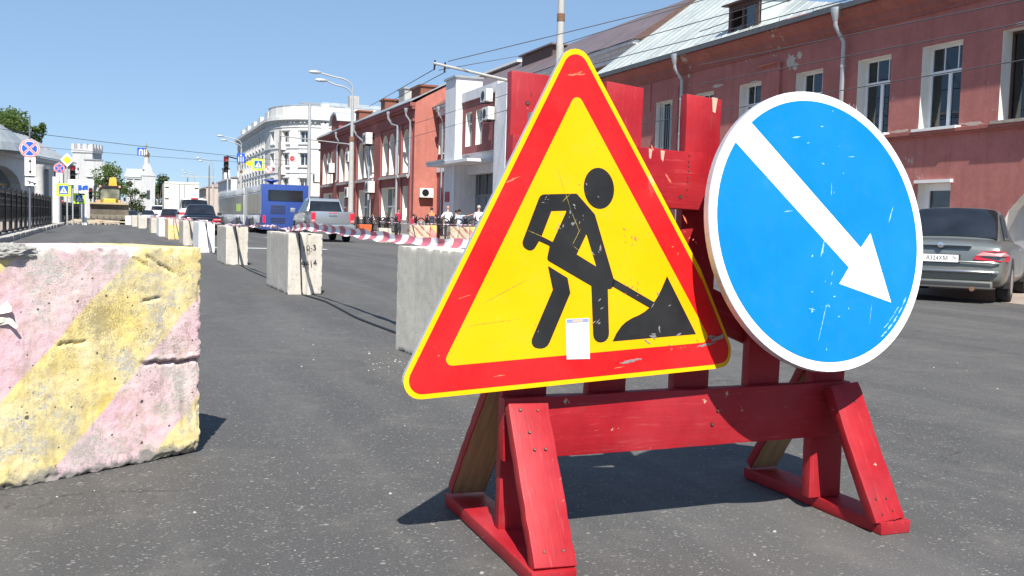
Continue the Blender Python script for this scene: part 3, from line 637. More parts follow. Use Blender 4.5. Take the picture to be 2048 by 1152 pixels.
# --- white corner block beyond the cross street
B4 = thing('white_corner_building', 'white four-storey corner building with rounded front and parapet beyond the arched red house', 'building', (19.5, 155, 0))
WH4 = m_plaster('white corner plaster', (.62, .61, .59), .06); TG4 = m_metalroof('blue grey sheet roof', (.42, .47, .50))
import itertools
curve = [(0, 0)] + [(6.1*(1-cos(t)), -9*sin(t)) for t in [pi/2*k/7 for k in range(1, 8)]]
segs = [((0, 45), (0, 0))] + [(curve[i], curve[i+1]) for i in range(7)] + [((6.1, -9), (13, -9)), ((13, -9), (30, -9))]
rows = [(1.3, 3.1), (4.9, 6.5), (8.4, 10.1), (11.7, 13.3)]
wb = MB(); wins = []
for si, (p, q) in enumerate(segs):
    d = Vector((q[0]-p[0], q[1]-p[1], 0)); Ls = d.length; d.normalize(); nn = Vector((-d.y, d.x, 0))
    T = Matrix(((d.x, nn.x, 0, p[0]), (d.y, nn.y, 0, p[1]), (0, 0, 1, 0), (0, 0, 0, 1)))
    cols = [4.2*k+2 for k in range(10)] if si == 0 else ([Ls/2] if si in (2, 4, 6) else ([2.2, 5.2] if si == 8 else ([4*k+3 for k in range(4)] if si == 9 else [])))
    ops4 = [(c-.65, c+.65, a, b) for c in cols for a, b in rows] if si in (0, 8, 9) else [(c-.62, c+.62, a, b) for c in cols for a, b in rows]
    if si in (2, 4, 6): ops4 = [(Ls/2-min(.62, Ls/2-.1), Ls/2+min(.62, Ls/2-.1), a, b) for a, b in rows]
    wb.T = T; wall(wb, 0, Ls, 0, 15.4, ops4, WH4, REVEAL, .4)
    wb.box(-.05, Ls+.05, -.35, .0, 14.75, 14.95, WH4); wb.box(-.1, Ls+.1, -.6, .0, 14.95, 15.4, WH4)
    if si in (0, 8, 9):
        for c in cols: wb.box(c+1.3, c+1.75, -.09, 0, 4, 14.7, WH4); wb.box(c-.9, c+.9, -.12, 0, rows[2][0]-.4, rows[2][0]-.2, WH4); wb.box(c-.9, c+.9, -.12, 0, rows[3][0]-.4, rows[3][0]-.2, WH4)
    wb.box(0, Ls, -.2, 0, 4.0, 4.25, WH4); wb.box(0, Ls, -.1, 0, 7.3, 7.5, WH4); wb.box(0, Ls, -.12, 0, 10.85, 11.1, WH4); wb.box(0, Ls, -.1, 0, 13.9, 14.1, WH4)
    for o4 in ops4:
        wb.box(o4[0]-.22, o4[0]-.03, -.1, .01, o4[2]-.15, o4[3]+.12, WH4); wb.box(o4[1]+.03, o4[1]+.22, -.1, .01, o4[2]-.15, o4[3]+.12, WH4); wb.box(o4[0]-.28, o4[1]+.28, -.2, .01, o4[3]+.12, o4[3]+.28, WH4); wb.box(o4[0]-.28, o4[1]+.28, -.2, .01, o4[2]-.28, o4[2]-.15, WH4)
    for k in range(int(Ls/.6)): wb.box(.1+k*.6, .34+k*.6, -.3, 0, 14.5, 14.75, WH4)
    if si: wb.box(0, Ls, .05, .4, 15.4, 17.0, WH4); wb.box(0, Ls, 0, .5, 17.0, 17.12, TG4)
    else:
        for k in range(5): wb.box(9*k+5, 9*k+8.5, .0, .5, 15.4, 16.7, WH4)
    for o4 in ops4: wins.append((o4, T.copy()))
wb.T = None
wb.poly([(0, 45, 0), (30, 45, 0), (30, 45, 15.4), (0, 45, 15.4)], WH4); wb.poly([(30, 45, 0), (30, -9, 0), (30, -9, 15.4), (30, 45, 15.4)], WH4)
wb.box(6.3, 7.4, -9.3, -9, 0, 17.3, WH4)
wb.build('wall', B4, fix=False)
for o4, T in wins: window(B4, o4, .38, 'M', T=T)
mb = MB(); mb.poly([(-.4, 45, 15.42), (-.4, 0, 15.42)] + [(x-.3, y-.2, 15.42) for x, y in curve[1:]] + [(30, -9.3, 15.42), (30, 45, 15.42)], TG4)
mb.poly([(8, -8.4, 15.5), (30, -8.4, 15.5), (30, 0, 18.6), (8, 0, 18.6)], TG4); mb.poly([(8, -8.4, 15.5), (8, 0, 18.6), (4, 6, 15.5)], TG4); r4 = mb.build('roof', B4)
MB().box(11.3, 12.7, -5, -3.6, 16, 19.3, STONE).build('chimney', r4)
for zz in (7.3, 4.0+6.9):
    mb = MB(); 
    for t in (1.15, 1.5): pass
    mb.box(.9, 2.9, -6.4, -4.4, zz-.25, zz, WH4); mb.box(.9, 1.0, -6.4, -4.4, zz, zz+.9, WH4); mb.box(1.0, 2.9, -6.4, -6.3, zz, zz+.9, WH4); mb.build('balcony', B4)

# far row of houses along the same side
def simple_house(label, x0, x1, y0, y1, h, m, roofm, cols, rowz, tall=2.5, name='house', mans=None, cat='house'):
    t = thing(name, label, cat, (x0, y1, 0), -pi/2); L = y1-y0
    op = [(L*(c+.5)/cols-.6, L*(c+.5)/cols+.6, z, z+1.7) for c in range(cols) for z in rowz]
    mb = MB(); wall(mb, 0, L, 0, h, op, m, REVEAL, .3); shell(mb, L, x1-x0, 0, h, m); mb.box(-.1, L+.1, -.4, 0, h-.3, h, m); mb.build('wall', t)
    for q in op: window(t, q, .28, 'one')
    mb = MB(); D = x1-x0; a, b, c, d = (-.2, -.4, h), (L+.2, -.4, h), (L+.2, D, h), (-.2, D, h); e, f = (1.5, D/2, h+tall), (L-1.5, D/2, h+tall)
    mb.poly([a, b, f, e], roofm); mb.poly([c, d, e, f], roofm); mb.poly([b, c, f], roofm); mb.poly([d, a, e], roofm); mb.build('roof', t); return t
PALE = m_plaster('pale cream plaster', (.55, .50, .43), .08); CREAM = m_plaster('pale pink plaster', (.52, .42, .36), .08)
t = simple_house('pale ornate house with gabled attic left of the white corner building', 19.6, 32, 214, 246, 8.6, WH4, TINB, 6, (1.6, 5.2), 1.6)
mb = MB(); mb.prism([(14, 8.6), (20, 8.6), (20, 9.6), (18.5, 10.8), (15.5, 10.8), (14, 9.6)], -.3, .9, WH4); mb.box(15.5, 18.5, -.5, 1, 10.8, 11.2, TINB); mb.build('gable', t)
simple_house('low pale house with brown roof, farthest on the right side of the street', 17.6, 30, 256, 310, 7.6, CREAM, TINB, 8, (2, 5.6), 2.5)

# --- left side: arcade hall turned towards the crossing
B5 = thing('arcade_hall', 'white arcaded trading hall with grey metal roof behind the black railing', 'market hall', (-10.46, 97.2, 0), radians(76.91))
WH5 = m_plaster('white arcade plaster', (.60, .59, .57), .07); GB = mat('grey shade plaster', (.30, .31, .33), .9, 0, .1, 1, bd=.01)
mb = MB()
wall(mb, -14, 20.2, 0, 5.6, [(-5.3, 5.35, .1, 4.75, 2.1), (8.8, 13.2, .1, 5.2), (14.9, 17.6, .1, 5.2)], WH5, WH5, .9)
mb.poly([(20.2, 0, 0), (20.2, 9, 0), (20.2, 9, 5.8), (20.2, 0, 5.8)], WH5); mb.poly([(-14, 9, 0), (20.2, 9, 0), (20.2, 9, 5.8), (-14, 9, 5.8)], WH5)
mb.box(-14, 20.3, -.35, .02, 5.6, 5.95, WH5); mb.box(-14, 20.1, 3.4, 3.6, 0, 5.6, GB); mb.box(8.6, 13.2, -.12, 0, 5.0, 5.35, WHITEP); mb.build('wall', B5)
mb = MB(); mb.hexa([(-14, -.6, 5.95), (20.5, -.6, 5.95), (20.5, 4.4, 8.65), (-14, 4.4, 8.65)], [(-14, -.6, 6.05), (20.5, -.6, 6.05), (20.5, 4.4, 8.75), (-14, 4.4, 8.75)], TING)
mb.hexa([(20.5, 4.4, 8.65), (-14, 4.4, 8.65), (-14, 9.4, 5.95), (20.5, 9.4, 5.95)], [(20.5, 4.4, 8.75), (-14, 4.4, 8.75), (-14, 9.4, 6.05), (20.5, 9.4, 6.05)], TING)
for i in range(34):
    u = -14 + i*1.02; mb.tube([(u, -.6, 6.07), (u, 4.4, 8.77)], .035, TING, 4)
    if i % 2: mb.box(u, u+1.0, 1.6, 1.68, 7.24, 7.30, TING)
mb.lathe([(4.6, 5.9), (4.3, 6.6), (3.4, 7.6), (2.0, 8.5), (0.01, 8.9)], TING, 20, o=(-.8, 2.2, .0)); mb.build('roof', B5)
YEL = mat('yellow banner', (.70, .48, .12), .7, 0, .05, 2, bd=0)
MB().box(13.3, 14.4, .5, .55, 2.2, 3.9, YEL).build('banner', B5)
MB().box(-5.0, 5.2, 1.2, 1.3, 3.1, 3.25, YEL).build('beam', B5)
for x in (7.1, 16.0): MB().lathe([(.5, .1), (.45, .3), (.42, 4.6), (.55, 4.9), (.6, 5.2)], WH5, 14, o=(x, -1.0, 0)).build('column', B5, smooth=True)

# white tower with swallow-tail merlons, wall and gate lodge
B6 = thing('white_tower', 'white square tower with battlements rising behind the arcade roof', 'tower', (-5.45, 152, 0), radians(-24))
WH6 = m_plaster('whitewashed tower plaster', (.50, .50, .50), .05)
mb = MB(); 
slit = [(-1.2, -.95, 6.0, 6.9), (.9, 1.15, 5.2, 5.6)]
mb.box(-1.4, 1.4, -1.4, 1.4, 0, 9.0, WH6); mb.box(-1.52, 1.52, -1.52, 1.52, 9.0, 9.5, WH6)
for k in range(4):
    for a in (-1.52, 1.24): mb.box(-1.52+k*.86, -1.06+k*.86, a, a+.28, 9.5, 10.2, WH6)
    for a in (-1.52, 1.24): mb.box(a+.002, a+.278, -1.518+k*.86, -1.062+k*.86, 9.5, 10.198, WH6)
tw = mb.build('tower_body', B6)
mb = MB(); mb.box(-.7, -.5, -1.42, -1.3, 6.2, 6.9, BLACKM); mb.build('loophole', B6)
B7 = thing('white_boundary_wall', 'stepped white wall with gateposts between the tower and the leafy tree', 'wall', (-4.5, 149, 0))
mb = MB(); mb.box(-1.2, 1.1, -.3, .3, 0, 7.9, WH6); mb.hexa([(1.1, -.3, 0), (3.2, -.3, 0), (3.2, .3, 0), (1.1, .3, 0)], [(1.1, -.3, 7.6), (3.2, -.3, 6.9), (3.2, .3, 6.9), (1.1, .3, 7.6)], WH6); mb.box(-4, -1.2, -.3, .3, 0, 5.2, WH6)
for x, z in ((-2.4, 6.0), (-.5, 5.6), (1.5, 5.2)): mb.box(x-.5, x+.5, -1.6, -.6, 0, z, WH6); mb.lathe([(.75, z), (.6, z+.3), (.25, z+.55), (.2, z+.8)], WH6, 10, o=(x, -1.1, 0))
mb.build('wall_body', B7)
mb = MB(); mb.box(-1.3, 1.2, -.4, .4, 7.9, 8.05, TING); mb.build('coping', B7)

# church with little cupola
B8 = thing('white_church', 'white church with hipped roof and small golden cupola at the end of the street', 'church', (0, 205, 0))
mb = MB(); mb.box(-.6, 2.2, -2, 10, 0, 7.6, WH6); mb.box(2.2, 4.6, -3, 10, 0, 7.9, WH6)
mb.prism([(2.0, 7.9), (4.9, 7.9), (4.2, 8.7), (3.8, 9.9), (3.4, 10.4), (3.0, 9.9), (2.6, 8.7)], -3.1, -2.2, WH6)
for x in (-.6, .8, 2.1): mb.box(x-.1, x+.15, -2.15, -2, 0, 7.3, WH6)
mb.box(-.8, 2.3, -2.2, -2, 7.3, 7.6, WH6); mb.build('wall', B8)
mb = MB(); mb.hexa([(-.9, -2.3, 7.6), (2.6, -2.3, 7.6), (2.6, 10, 7.6), (-.9, 10, 7.6)], [(-.4, 1, 9.3), (3.2, 1, 9.3), (3.2, 8, 9.3), (-.4, 8, 9.3)], TINW); mb.build('roof', B8)
GOLD = mat('gilded metal', (.45, .30, .12), .35, .8, .1, 4, bd=0)
mb = MB(); mb.lathe([(.75, 9.2), (.75, 9.9), (.5, 10.0), (.5, 11.6), (.62, 11.7)], WH6, 14, o=(3.1, .5, 0)); cp = mb.build('drum', B8, smooth=True)
mb = MB(); mb.lathe([(.45, 11.7), (.62, 12.0), (.55, 12.4), (.2, 12.8), (.06, 13.1), (.05, 14.0)], GOLD, 14, o=(3.1, .5, 0)); mb.box(2.75, 3.45, .47, .53, 13.6, 13.7, GOLD); mb.box(3.07, 3.13, .47, .53, 13.1, 14.4, GOLD); mb.build('cupola', B8, smooth=True)
mb = MB(); mb.box(.5, 1.1, -2.03, -1.95, 3.5, 5.5, GLASS); mb.box(3.1, 3.7, -3.03, -2.95, 3.5, 5.2, GLASS); mb.build('window', B8)

# ------------------------------------------------------------------ trees
BARK = mat('tree bark', (.10, .08, .06), .95, 0, .2, 6, bs=20, bd=.02)
def m_leaf(name, c):
    m, n, l, p = nt(name); g_ = n.new('ShaderNodeNewGeometry')
    hs = n.new('ShaderNodeTexWhiteNoise'); hs.noise_dimensions = '3D'
    v = coords(n, l); a = noi(n, l, v, 1.1, 3, .5)
    rr = g_.outputs['Random Per Island'] if 'Random Per Island' in g_.outputs else a
    f = math_(n, l, 'ADD', math_(n, l, 'MULTIPLY', rr, .6), math_(n, l, 'MULTIPLY', a, .4))
    l.new(ramp(n, l, f, [(.2, tuple(x*.55 for x in c)), (.8, tuple(x*1.5 for x in c))]), p.inputs['Base Color']); p.inputs['Roughness'].default_value = .6
    tr = n.new('ShaderNodeBsdfTranslucent'); tr.inputs[0].default_value = (*[min(1, x*2.2) for x in c], 1); ms = n.new('ShaderNodeMixShader'); ms.inputs[0].default_value = .45
    l.new(p.outputs[0], ms.inputs[1]); l.new(tr.outputs[0], ms.inputs[2]); l.new(ms.outputs[0], n['Material Output'].inputs[0])
    return m
LEAF = m_leaf('tree leaves', (.115, .165, .05)); LEAFD = m_leaf('dark tree leaves', (.08, .11, .04))
def tree(label, x, y, h, r, zc, seed, m=LEAF, n_=2600, ls=.3, clumps=16, flat=.8, name='tree'):
    rnd = random.Random(seed); t = thing(name, label, 'tree', (x, y, 0))
    tr = MB(); tr.tube([(0, 0, 0), (.05*h*.2, 0, zc*.45), (-.03*h, .1, zc)], [.05*r+.12, .04*r+.1, .07], BARK, 8)
    cl = []
    for i in range(clumps):
        a, q = rnd.uniform(0, 2*pi), rnd.uniform(.15, .9)
        zz = rnd.uniform(-1, 1); rr = r*q*sqrt(max(.05, 1-zz*zz*.8)); c = Vector((rr*cos(a), rr*sin(a), zc + zz*(h-zc)*.8)); cl.append((c, r*rnd.uniform(.22, .42)))
        if i % 2: tr.tube([(0, 0, zc*.5), tuple((c*.6) + Vector((0, 0, zc*.2))), tuple(c)], [.09, .06, .02], BARK, 5)
    tr.build('trunk', t, smooth=True)
    vs, fs = [], []
    for i in range(n_):
        c, cr = cl[i % clumps]
        d = Vector((rnd.gauss(0, 1), rnd.gauss(0, 1), rnd.gauss(0, 1)*flat)).normalized()*cr*(rnd.random()**.4)*1.15
        p = c + d; a = Vector((rnd.gauss(0, 1), rnd.gauss(0, 1), rnd.gauss(0, .6))).normalized(); b = a.cross(Vector((rnd.random(), rnd.random(), 1))).normalized(); s = ls*rnd.uniform(.6, 1.3)
        k = len(vs); vs += [tuple(p-a*s*.5), tuple(p+b*s*.3), tuple(p+a*s*.6), tuple(p-b*s*.3)]; fs.append((k, k+1, k+2, k+3))
    q = MB(); q.add(vs, fs, m); q.build('crown', t, fix=False); return t
tree('leafy green tree rising above the arcade roof at the far left', -13.6, 136, 12.9, 3.2, 10.2, 3, LEAF, 3600, .42, 18)
tree('broad leafy tree behind the arcade roof, beside the leftmost tree', -10.6, 137, 11.9, 1.6, 10.2, 9, LEAF, 1300, .36, 9)
tree('bright green tree behind the yellow loader', -2.3, 128, 6.6, 2.35, 4.3, 5, LEAF, 5200, .27, 26)
tree('small dark tree in front of the white church, right of the loader', .35, 150, 6.2, 1.9, 3.3, 12, LEAFD, 1600, .3, 10)
tree('dark distant tree between the church and the box truck', 6.6, 250, 10, 4.0, 5.5, 14, LEAFD, 1800, .6, 12)
tree('hazy distant trees closing the street beside the box truck', 9.8, 270, 8.5, 3.8, 5.0, 15, LEAFD, 1500, .6, 10)

# ------------------------------------------------------------------ red wooden barricade
BX, BY = 1.75, 2.95
BAR = thing('wooden_barricade', 'red painted wooden barricade of upright and cross planks on A-frame feet carrying both big signs', 'barricade', (BX, BY, 0))
def plank(A, B, w, t, front, name='plank', m=RED, m2=None, cuts=(0, 0), seed=0, par=BAR, org=None, bev=.004):
    """plank along A->B (centre line of its front face), width w, thickness t behind the front face"""
    A, B, f = Vector(A), Vector(B), Vector(front).normalized()
    z = (B-A).normalized(); f = (f - z*f.dot(z)).normalized(); y = -f; x = y.cross(z)
    L = (B-A).length; rnd = random.Random(seed*13+5); K = 14; off = seed*3.7 + 1.0
    mb = MB(); rows = []
    for i in range(K+1):
        q = i/K; zz = q*L
        j = [rnd.uniform(-.0018, .0018) for _ in range(4)]
        cut0 = cuts[0]*(1-q)**8; cut1 = cuts[1]*q**8
        bw = .002*sin(q*5+seed)
        ring = [(-w/2+j[0], 0+bw), (w/2+j[1], 0+bw), (w/2+j[2], t+bw), (-w/2+j[3], t+bw)]
        rows.append([(px_, py_, zz + (cut0+cut1)*(px_/w) + off) for px_, py_ in ring])
    vs = [v for r in rows for v in r]
    mb.add(vs, [(i*4+k, i*4+(k+1) % 4, (i+1)*4+(k+1) % 4, (i+1)*4+k) for i in range(K) for k in ((0, 1, 2, 3) if not m2 else (1, 2, 3))] + [(3, 2, 1, 0), (K*4, K*4+1, K*4+2, K*4+3)], m)
    if m2: mb.add(vs, [(i*4, i*4+1, (i+1)*4+1, (i+1)*4) for i in range(K)], m2)
    o = mb.build(name, None, bevel=bev, seg=2, smooth=True, ang=50)
    M = Matrix(((x.x, y.x, z.x, A.x), (x.y, y.y, z.y, A.y), (x.z, y.z, z.z, A.z), (0, 0, 0, 1))) @ Matrix.Translation((0, 0, -off))
    o.parent = par; o.matrix_parent_inverse = Matrix.Identity(4)
    o.matrix_basis = Matrix.Translation(-Vector(par.location)) @ M
    return o
F = (-.045, -1, 0)
yb = lambda x, d=0: 2.85 + (x-1.09)*.045 + d
def up(x0, z0, x1, z1, w, cut=0, seed=0, t=.045): return plank((x0, yb(x0), z0), (x1, yb(x1), z1), w, t, F, 'upright', cuts=(0, cut), seed=seed)
up(1.148, .045, 1.150, 1.455, .145, -.008, 1)
up(1.433, .285, 1.468, 1.447, .130, -.010, 2)
up(1.756, .285, 1.768, 1.431, .130, -.010, 3)
up(2.052, .285, 2.060, 1.37, .126, .0, 4)
up(2.345, .045, 2.335, 1.22, .135, .0, 5)
t_ = .045
plank((1.062, yb(1.06, -t_-.002), .372), (2.40, yb(2.40, -t_-.002), .374), .192, t_, F, 'lower_crossboard', seed=6)
plank((1.064, yb(1.06, -t_-.002), 1.170), (1.752, yb(1.75, -t_-.002), 1.150), .186, t_, F, 'upper_crossboard', seed=7, cuts=(0, .03))
plank((1.12, yb(1.12, t_+.002), 1.02), (2.40, yb(2.40, t_+.002), .515), .125, t_, F, 'diagonal_board', seed=8)
# feet: ground plates, front struts, rear struts with unpainted undersides
plank((1.110, 3.315, .045), (1.102, 2.475, .045), .135, .043, (0, 0, 1), 'foot_plate', seed=9, bev=.005)
plank((2.375, 3.365, .045), (2.388, 2.590, .045), .125, .043, (0, 0, 1), 'foot_plate', seed=10, bev=.005)
plank((1.108, 2.485, .050), (1.120, 2.752, .462), .128, .040, (0, -1, .6), 'front_strut', seed=11)
plank((2.372, 2.598, .046), (2.326, 2.805, .474), .124, .042, (0, -1, .5), 'front_strut', seed=12)
plank((1.112, 3.268, .050), (1.122, 2.925, .50), .128, .040, (0, -1, -.75), 'rear_strut', seed=13, m2=PINE)
plank((2.376, 3.318, .050), (2.362, 3.00, .49), .124, .040, (0, -1, -.7), 'rear_strut', seed=14, m2=PINE)
SCR = mat('dull screw head', (.20, .12, .09), .5, .7, .3, 30, bd=0); HOLE = mat('dark hole', (.012, .008, .008), .9, bd=0)
def studs(pts, A, B, front, name='screw', r=.0052):
    """screw heads at (across, along) fractions on a plank's front face"""
    A, B, f = Vector(A), Vector(B), Vector(front).normalized(); z = (B-A).normalized(); f = (f-z*f.dot(z)).normalized(); x = (-f).cross(z)
    mb = MB()
    for a, q, rr in pts:
        c = A + (B-A)*q + x*a + f*.001
        Mx = Matrix(((x.x, z.x, f.x, c.x), (x.y, z.y, f.y, c.y), (x.z, z.z, f.z, c.z), (0, 0, 0, 1)))
        rr = rr*.78; mb.T = Matrix.Translation((-BX, -BY, 0)) @ Mx
        mb.lathe([(rr*1.25, -.001), (rr*1.25, .001), (rr, .0014)], HOLE, 10); mb.lathe([(rr, .0005), (rr*.9, .0026), (.0001, .0026)], SCR, 10)
    o = mb.build(name, BAR, smooth=True); o['kind'] = 'stuff'
studs([(-.03, .955, r_ := .006), (.025, .95, .004), (-.012, .81, .005), (-.005, .70, .005), (.03, .70, .005), (-.028, .09, .005), (.03, .09, .005)], (1.108, 2.485, .050), (1.120, 2.752, .462), (0, -1, .6))
studs([(.02, .86, .005), (-.03, .16, .004), (.012, .15, .004), (-.025, .05, .004), (.022, .06, .004)], (2.372, 2.598, .046), (2.326, 2.805, .474), (0, -1, .5))
studs([(-.02, .935, .007), (-.022, .87, .007)], (1.148, yb(1.148), .045), (1.150, yb(1.15), 1.455), F)
studs([(.025, .565, .007), (-.02, .58, .006), (.02, .04, .005), (-.03, .04, .005), (.03, .95, .005)], (1.062, yb(1.06, -t_-.002), .372), (2.40, yb(2.40, -t_-.002), .374), F)
studs([(q_, .90, .0035) for q_ in (-.08, -.06, -.045, -.03, -.01, .005, .03, .05)] + [(.055, .865, .008)], (1.064, yb(1.06, -t_-.002), 1.170), (1.752, yb(1.75, -t_-.002), 1.150), F)
studs([(0, .99, .005), (0, .02, .005), (0, .5, .005)], (2.3745, 3.365, .045), (2.388, 2.590, .045), (0, 0, 1))
# splinters torn off the plank tops
for x, z, s in ((1.805, 1.428, .02), (1.585, 1.240, .014), (1.54, 1.243, .012), (1.125, 1.256, .014), (1.19, .277, .012)):
    mb = MB(); mb.hexa([(-s*.3, 0, -s*2.2), (s*.2, 0, -s*2.4), (s*.2, .004, -s*2.4), (-s*.3, .004, -s*2.2)], [(-s*.6, -.002, .003), (s*.5, -.002, .001), (s*.5, .006, .001), (-s*.6, .006, .003)], m_rawwood('splinter wood', (.72, .50, .36)))
    mb.build('splinter', BAR, loc=(x-BX, yb(x, -.002 if x > 1.7 else -t_-.004)-BY, z))

# ------------------------------------------------------------------ big warning triangle
V_YEL = m_vinyl('yellow sign sheeting', (.84, .44, .0), (.95, .85, .3), .5, .34, .05)
V_RED = m_vinyl('red sign sheeting', (.78, .010, .012), (.80, .40, .35), .35, .33, .10)
V_YEL2 = m_vinyl('yellow rim sheeting', (.88, .50, .0), (.6, .5, .3), .9, .35, .05)
V_BLK = m_vinyl('black sign print', (.017, .017, .018), (.30, .28, .26), .35, .4, .1)
V_WHT = m_vinyl('white sign sheeting', (.86, .86, .87), (.55, .55, .55), .5, .34, .03)
V_BLU = m_vinyl('blue sign sheeting', (.003, .19, .74), (.40, .62, .90), .4, .33, .05)
RIMM = mat('folded sign rim', (.55, .57, .60), .45, .5, .12, 20, bs=60, bd=.001, grime=.4)
def rtri(side, inset, r, n_=8):
    h = side*sqrt(3)/2; V = [(-side/2, 0), (side/2, 0), (0, h)]; c = (0, h/3); k = (h/3-inset)/(h/3)
    V = [(c[0]+(x-c[0])*k, c[1]+(y-c[1])*k) for x, y in V]; out = []
    for i, (x, y) in enumerate(V):
        d = sqrt((c[0]-x)**2+(c[1]-y)**2); ux, uy = (c[0]-x)/d, (c[1]-y)/d; cx_, cy_ = x+ux*2*r, y+uy*2*r
        a0 = atan2(-uy, -ux)
        for q in range(n_+1): a = a0 - pi/3 + 2*pi/3*q/n_; out.append((cx_+r*cos(a), cy_+r*sin(a)))
    return out
def plate(poly, z0, z1, m, side=None):
    mb = MB(); k = len(poly); vs = [(x, y, z0) for x, y in poly] + [(x, y, z1) for x, y in poly]
    mb.add(vs, [list(range(k))[::-1]], side or m); mb.add(vs, [list(range(k, 2*k))], m); mb.add(vs, [(i, (i+1) % k, k+(i+1) % k, k+i) for i in range(k)], side or m); return mb
def frame_obj(ob, o, ex, ey):
    ex = Vector(ex).normalized(); ey = Vector(ey); ey = (ey-ex*ey.dot(ex)).normalized(); n_ = ex.cross(ey)
    ob.matrix_world = Matrix(((ex.x, ey.x, n_.x, o[0]), (ex.y, ey.y, n_.y, o[1]), (ex.z, ey.z, n_.z, o[2]), (0, 0, 0, 1)))
TRI = thing('warning_sign', 'big triangular roadworks sign, red border and digging figure on yellow, with bent lower right corner', 'road sign')
frame_obj(TRI, (1.3001, 2.742, .5206), (.99789, .02871, .05829), (-.0588, .01738, .99812))
P0, P1 = Vector((.4215, .335)), Vector((.4705, .0)); Bd = (P1-P0).normalized(); Bn = Vector((-Bd.y, Bd.x))   # fold line of the bent corner
def bend(o, ang=.42):
    me = o.data; bm = bmesh.new(); bm.from_mesh(me)
    bmesh.ops.bisect_plane(bm, geom=bm.verts[:]+bm.edges[:]+bm.faces[:], plane_co=(P0.x, P0.y, 0), plane_no=(Bn.x, Bn.y, 0), dist=1e-5)
    for v in bm.verts:
        d = (Vector((v.co.x, v.co.y))-P0).dot(Bn); along = (Vector((v.co.x, v.co.y))-P0).dot(Bd)
        if d > 1e-4 and along > -.05:
            z0 = v.co.z; q = P0 + Bd*along + Bn*(d*cos(ang) + z0*sin(ang)); v.co = Vector((q.x, q.y, z0*cos(ang) - d*sin(ang)))
    # slight dishing of the sheet
    bm.to_mesh(me); bm.free(); return o
if (Vector((.55, .1))-P0).dot(Bn) < 0: Bn = -Bn
bend(plate(rtri(1.22, 0, .0525), -.019, 0, V_YEL2, RIMM).build('plate', TRI, fix=False))
bend(plate(rtri(1.22, .0145, .040), .0001, .0008, V_RED).build('red_border', TRI, fix=False))
plate(rtri(1.22, .0885, .019), .0009, .0014, V_YEL).build('yellow_field', TRI, fix=False)
def blob(pts, r=.006):
    return pts
def oval(cx_, cy_, a, b, rot, n_=32): return [(cx_+a*cos(t)*cos(rot)-b*sin(t)*sin(rot), cy_+a*cos(t)*sin(rot)+b*sin(t)*cos(rot)) for t in [2*pi*k/n_ for k in range(n_)]]
def rounded(pts, rs, n_=5):
    """polygon with per-corner fillet radii"""
    out = []; k = len(pts)
    for i, p in enumerate(pts):
        r = rs[i] if hasattr(rs, '__len__') else rs
        p = Vector(p); a = Vector(pts[i-1]); b = Vector(pts[(i+1) % k]); u, w = (a-p).normalized(), (b-p).normalized()
        half = math.acos(max(-1, min(1, u.dot(w))))/2
        if r <= 0 or half > 1.5: out.append(tuple(p)); continue
        d = min(r/math.tan(half), (a-p).length*.49, (b-p).length*.49); r2 = d*math.tan(half); c = p + (u+w).normalized()*(r2/sin(half))
        s, e = p+u*d, p+w*d; a0 = atan2(s.y-c.y, s.x-c.x); a1 = atan2(e.y-c.y, e.x-c.x)
        while a1-a0 > pi: a1 -= 2*pi
        while a1-a0 < -pi: a1 += 2*pi
        out += [(c.x+r2*cos(a0+(a1-a0)*q/n_), c.y+r2*sin(a0+(a1-a0)*q/n_)) for q in range(n_+1)]
    return out
ZF = (.0015, .0020)
plate(oval(.0655, .588, .0515, .0625, .12), *ZF, V_BLK).build('figure_head', TRI, fix=False)
torso = rounded([(-.130, .574), (-.010, .574), (.049, .510), (.112, .296), (.098, .280), (.0865, .280), (.0865, .118), (.0320, .118), (.0300, .293), (-.116, .379), (-.105, .420), (-.139, .436), (-.163, .402), (-.198, .425)],
                [.02, .01, .02, .012, .006, .0, .026, .026, .004, .012, .004, .0, .02, .02])
plate(torso, *ZF, V_BLK).build('figure_body', TRI, fix=False)
plate(rounded([(-.096, .523), (-.046, .523), (-.095, .432), (-.130, .450)], .002), .0021, .0024, V_YEL).build('field_gap', TRI, fix=False)
plate([(.018, .450), (.048, .352), (-.016, .391)], .0021, .0024, V_YEL).build('field_gap', TRI, fix=False)
plate(rounded([(-.113, .362), (-.049, .322), (-.041, .276), (-.125, .112), (-.185, .122), (-.099, .289)], [.002, .003, .004, .03, .026, .004]), *ZF, V_BLK).build('figure_leg', TRI, fix=False)
plate([(.106, .312), (.250, .229), (.231, .213), (.100, .289)], *ZF, V_BLK).build('shovel', TRI, fix=False)
pile = [(.297, .309), (.399, .118), (.098, .118), (.112, .142), (.130, .163), (.148, .176), (.170, .186), (.193, .193), (.213, .202), (.231, .214), (.249, .231), (.262, .247), (.275, .268), (.287, .290)]
plate(pile, *ZF, V_BLK).build('spoil_heap', TRI, fix=False)
STK = mat('paper sticker', (.78, .80, .84), .5, 0, .03, 8, bd=0); STB = mat('sticker header blue', (.25, .30, .62), .5, 0, .05, 8, bd=0); STO = mat('sticker header orange', (.75, .45, .30), .5, bd=0)
st = plate([(-.060, .076), (.018, .071), (.018, .196), (-.059, .198)], .0022, .0028, STK).build('sticker', TRI, fix=False)
plate([(-.057, .186), (.017, .184), (.017, .195), (-.057, .197)], .0029, .0031, STB).build('sticker_header', st, fix=False)
plate([(-.037, .188), (-.003, .187), (-.003, .1935), (-.037, .194)], .0032, .0034, STO).build('header_print', st, fix=False)
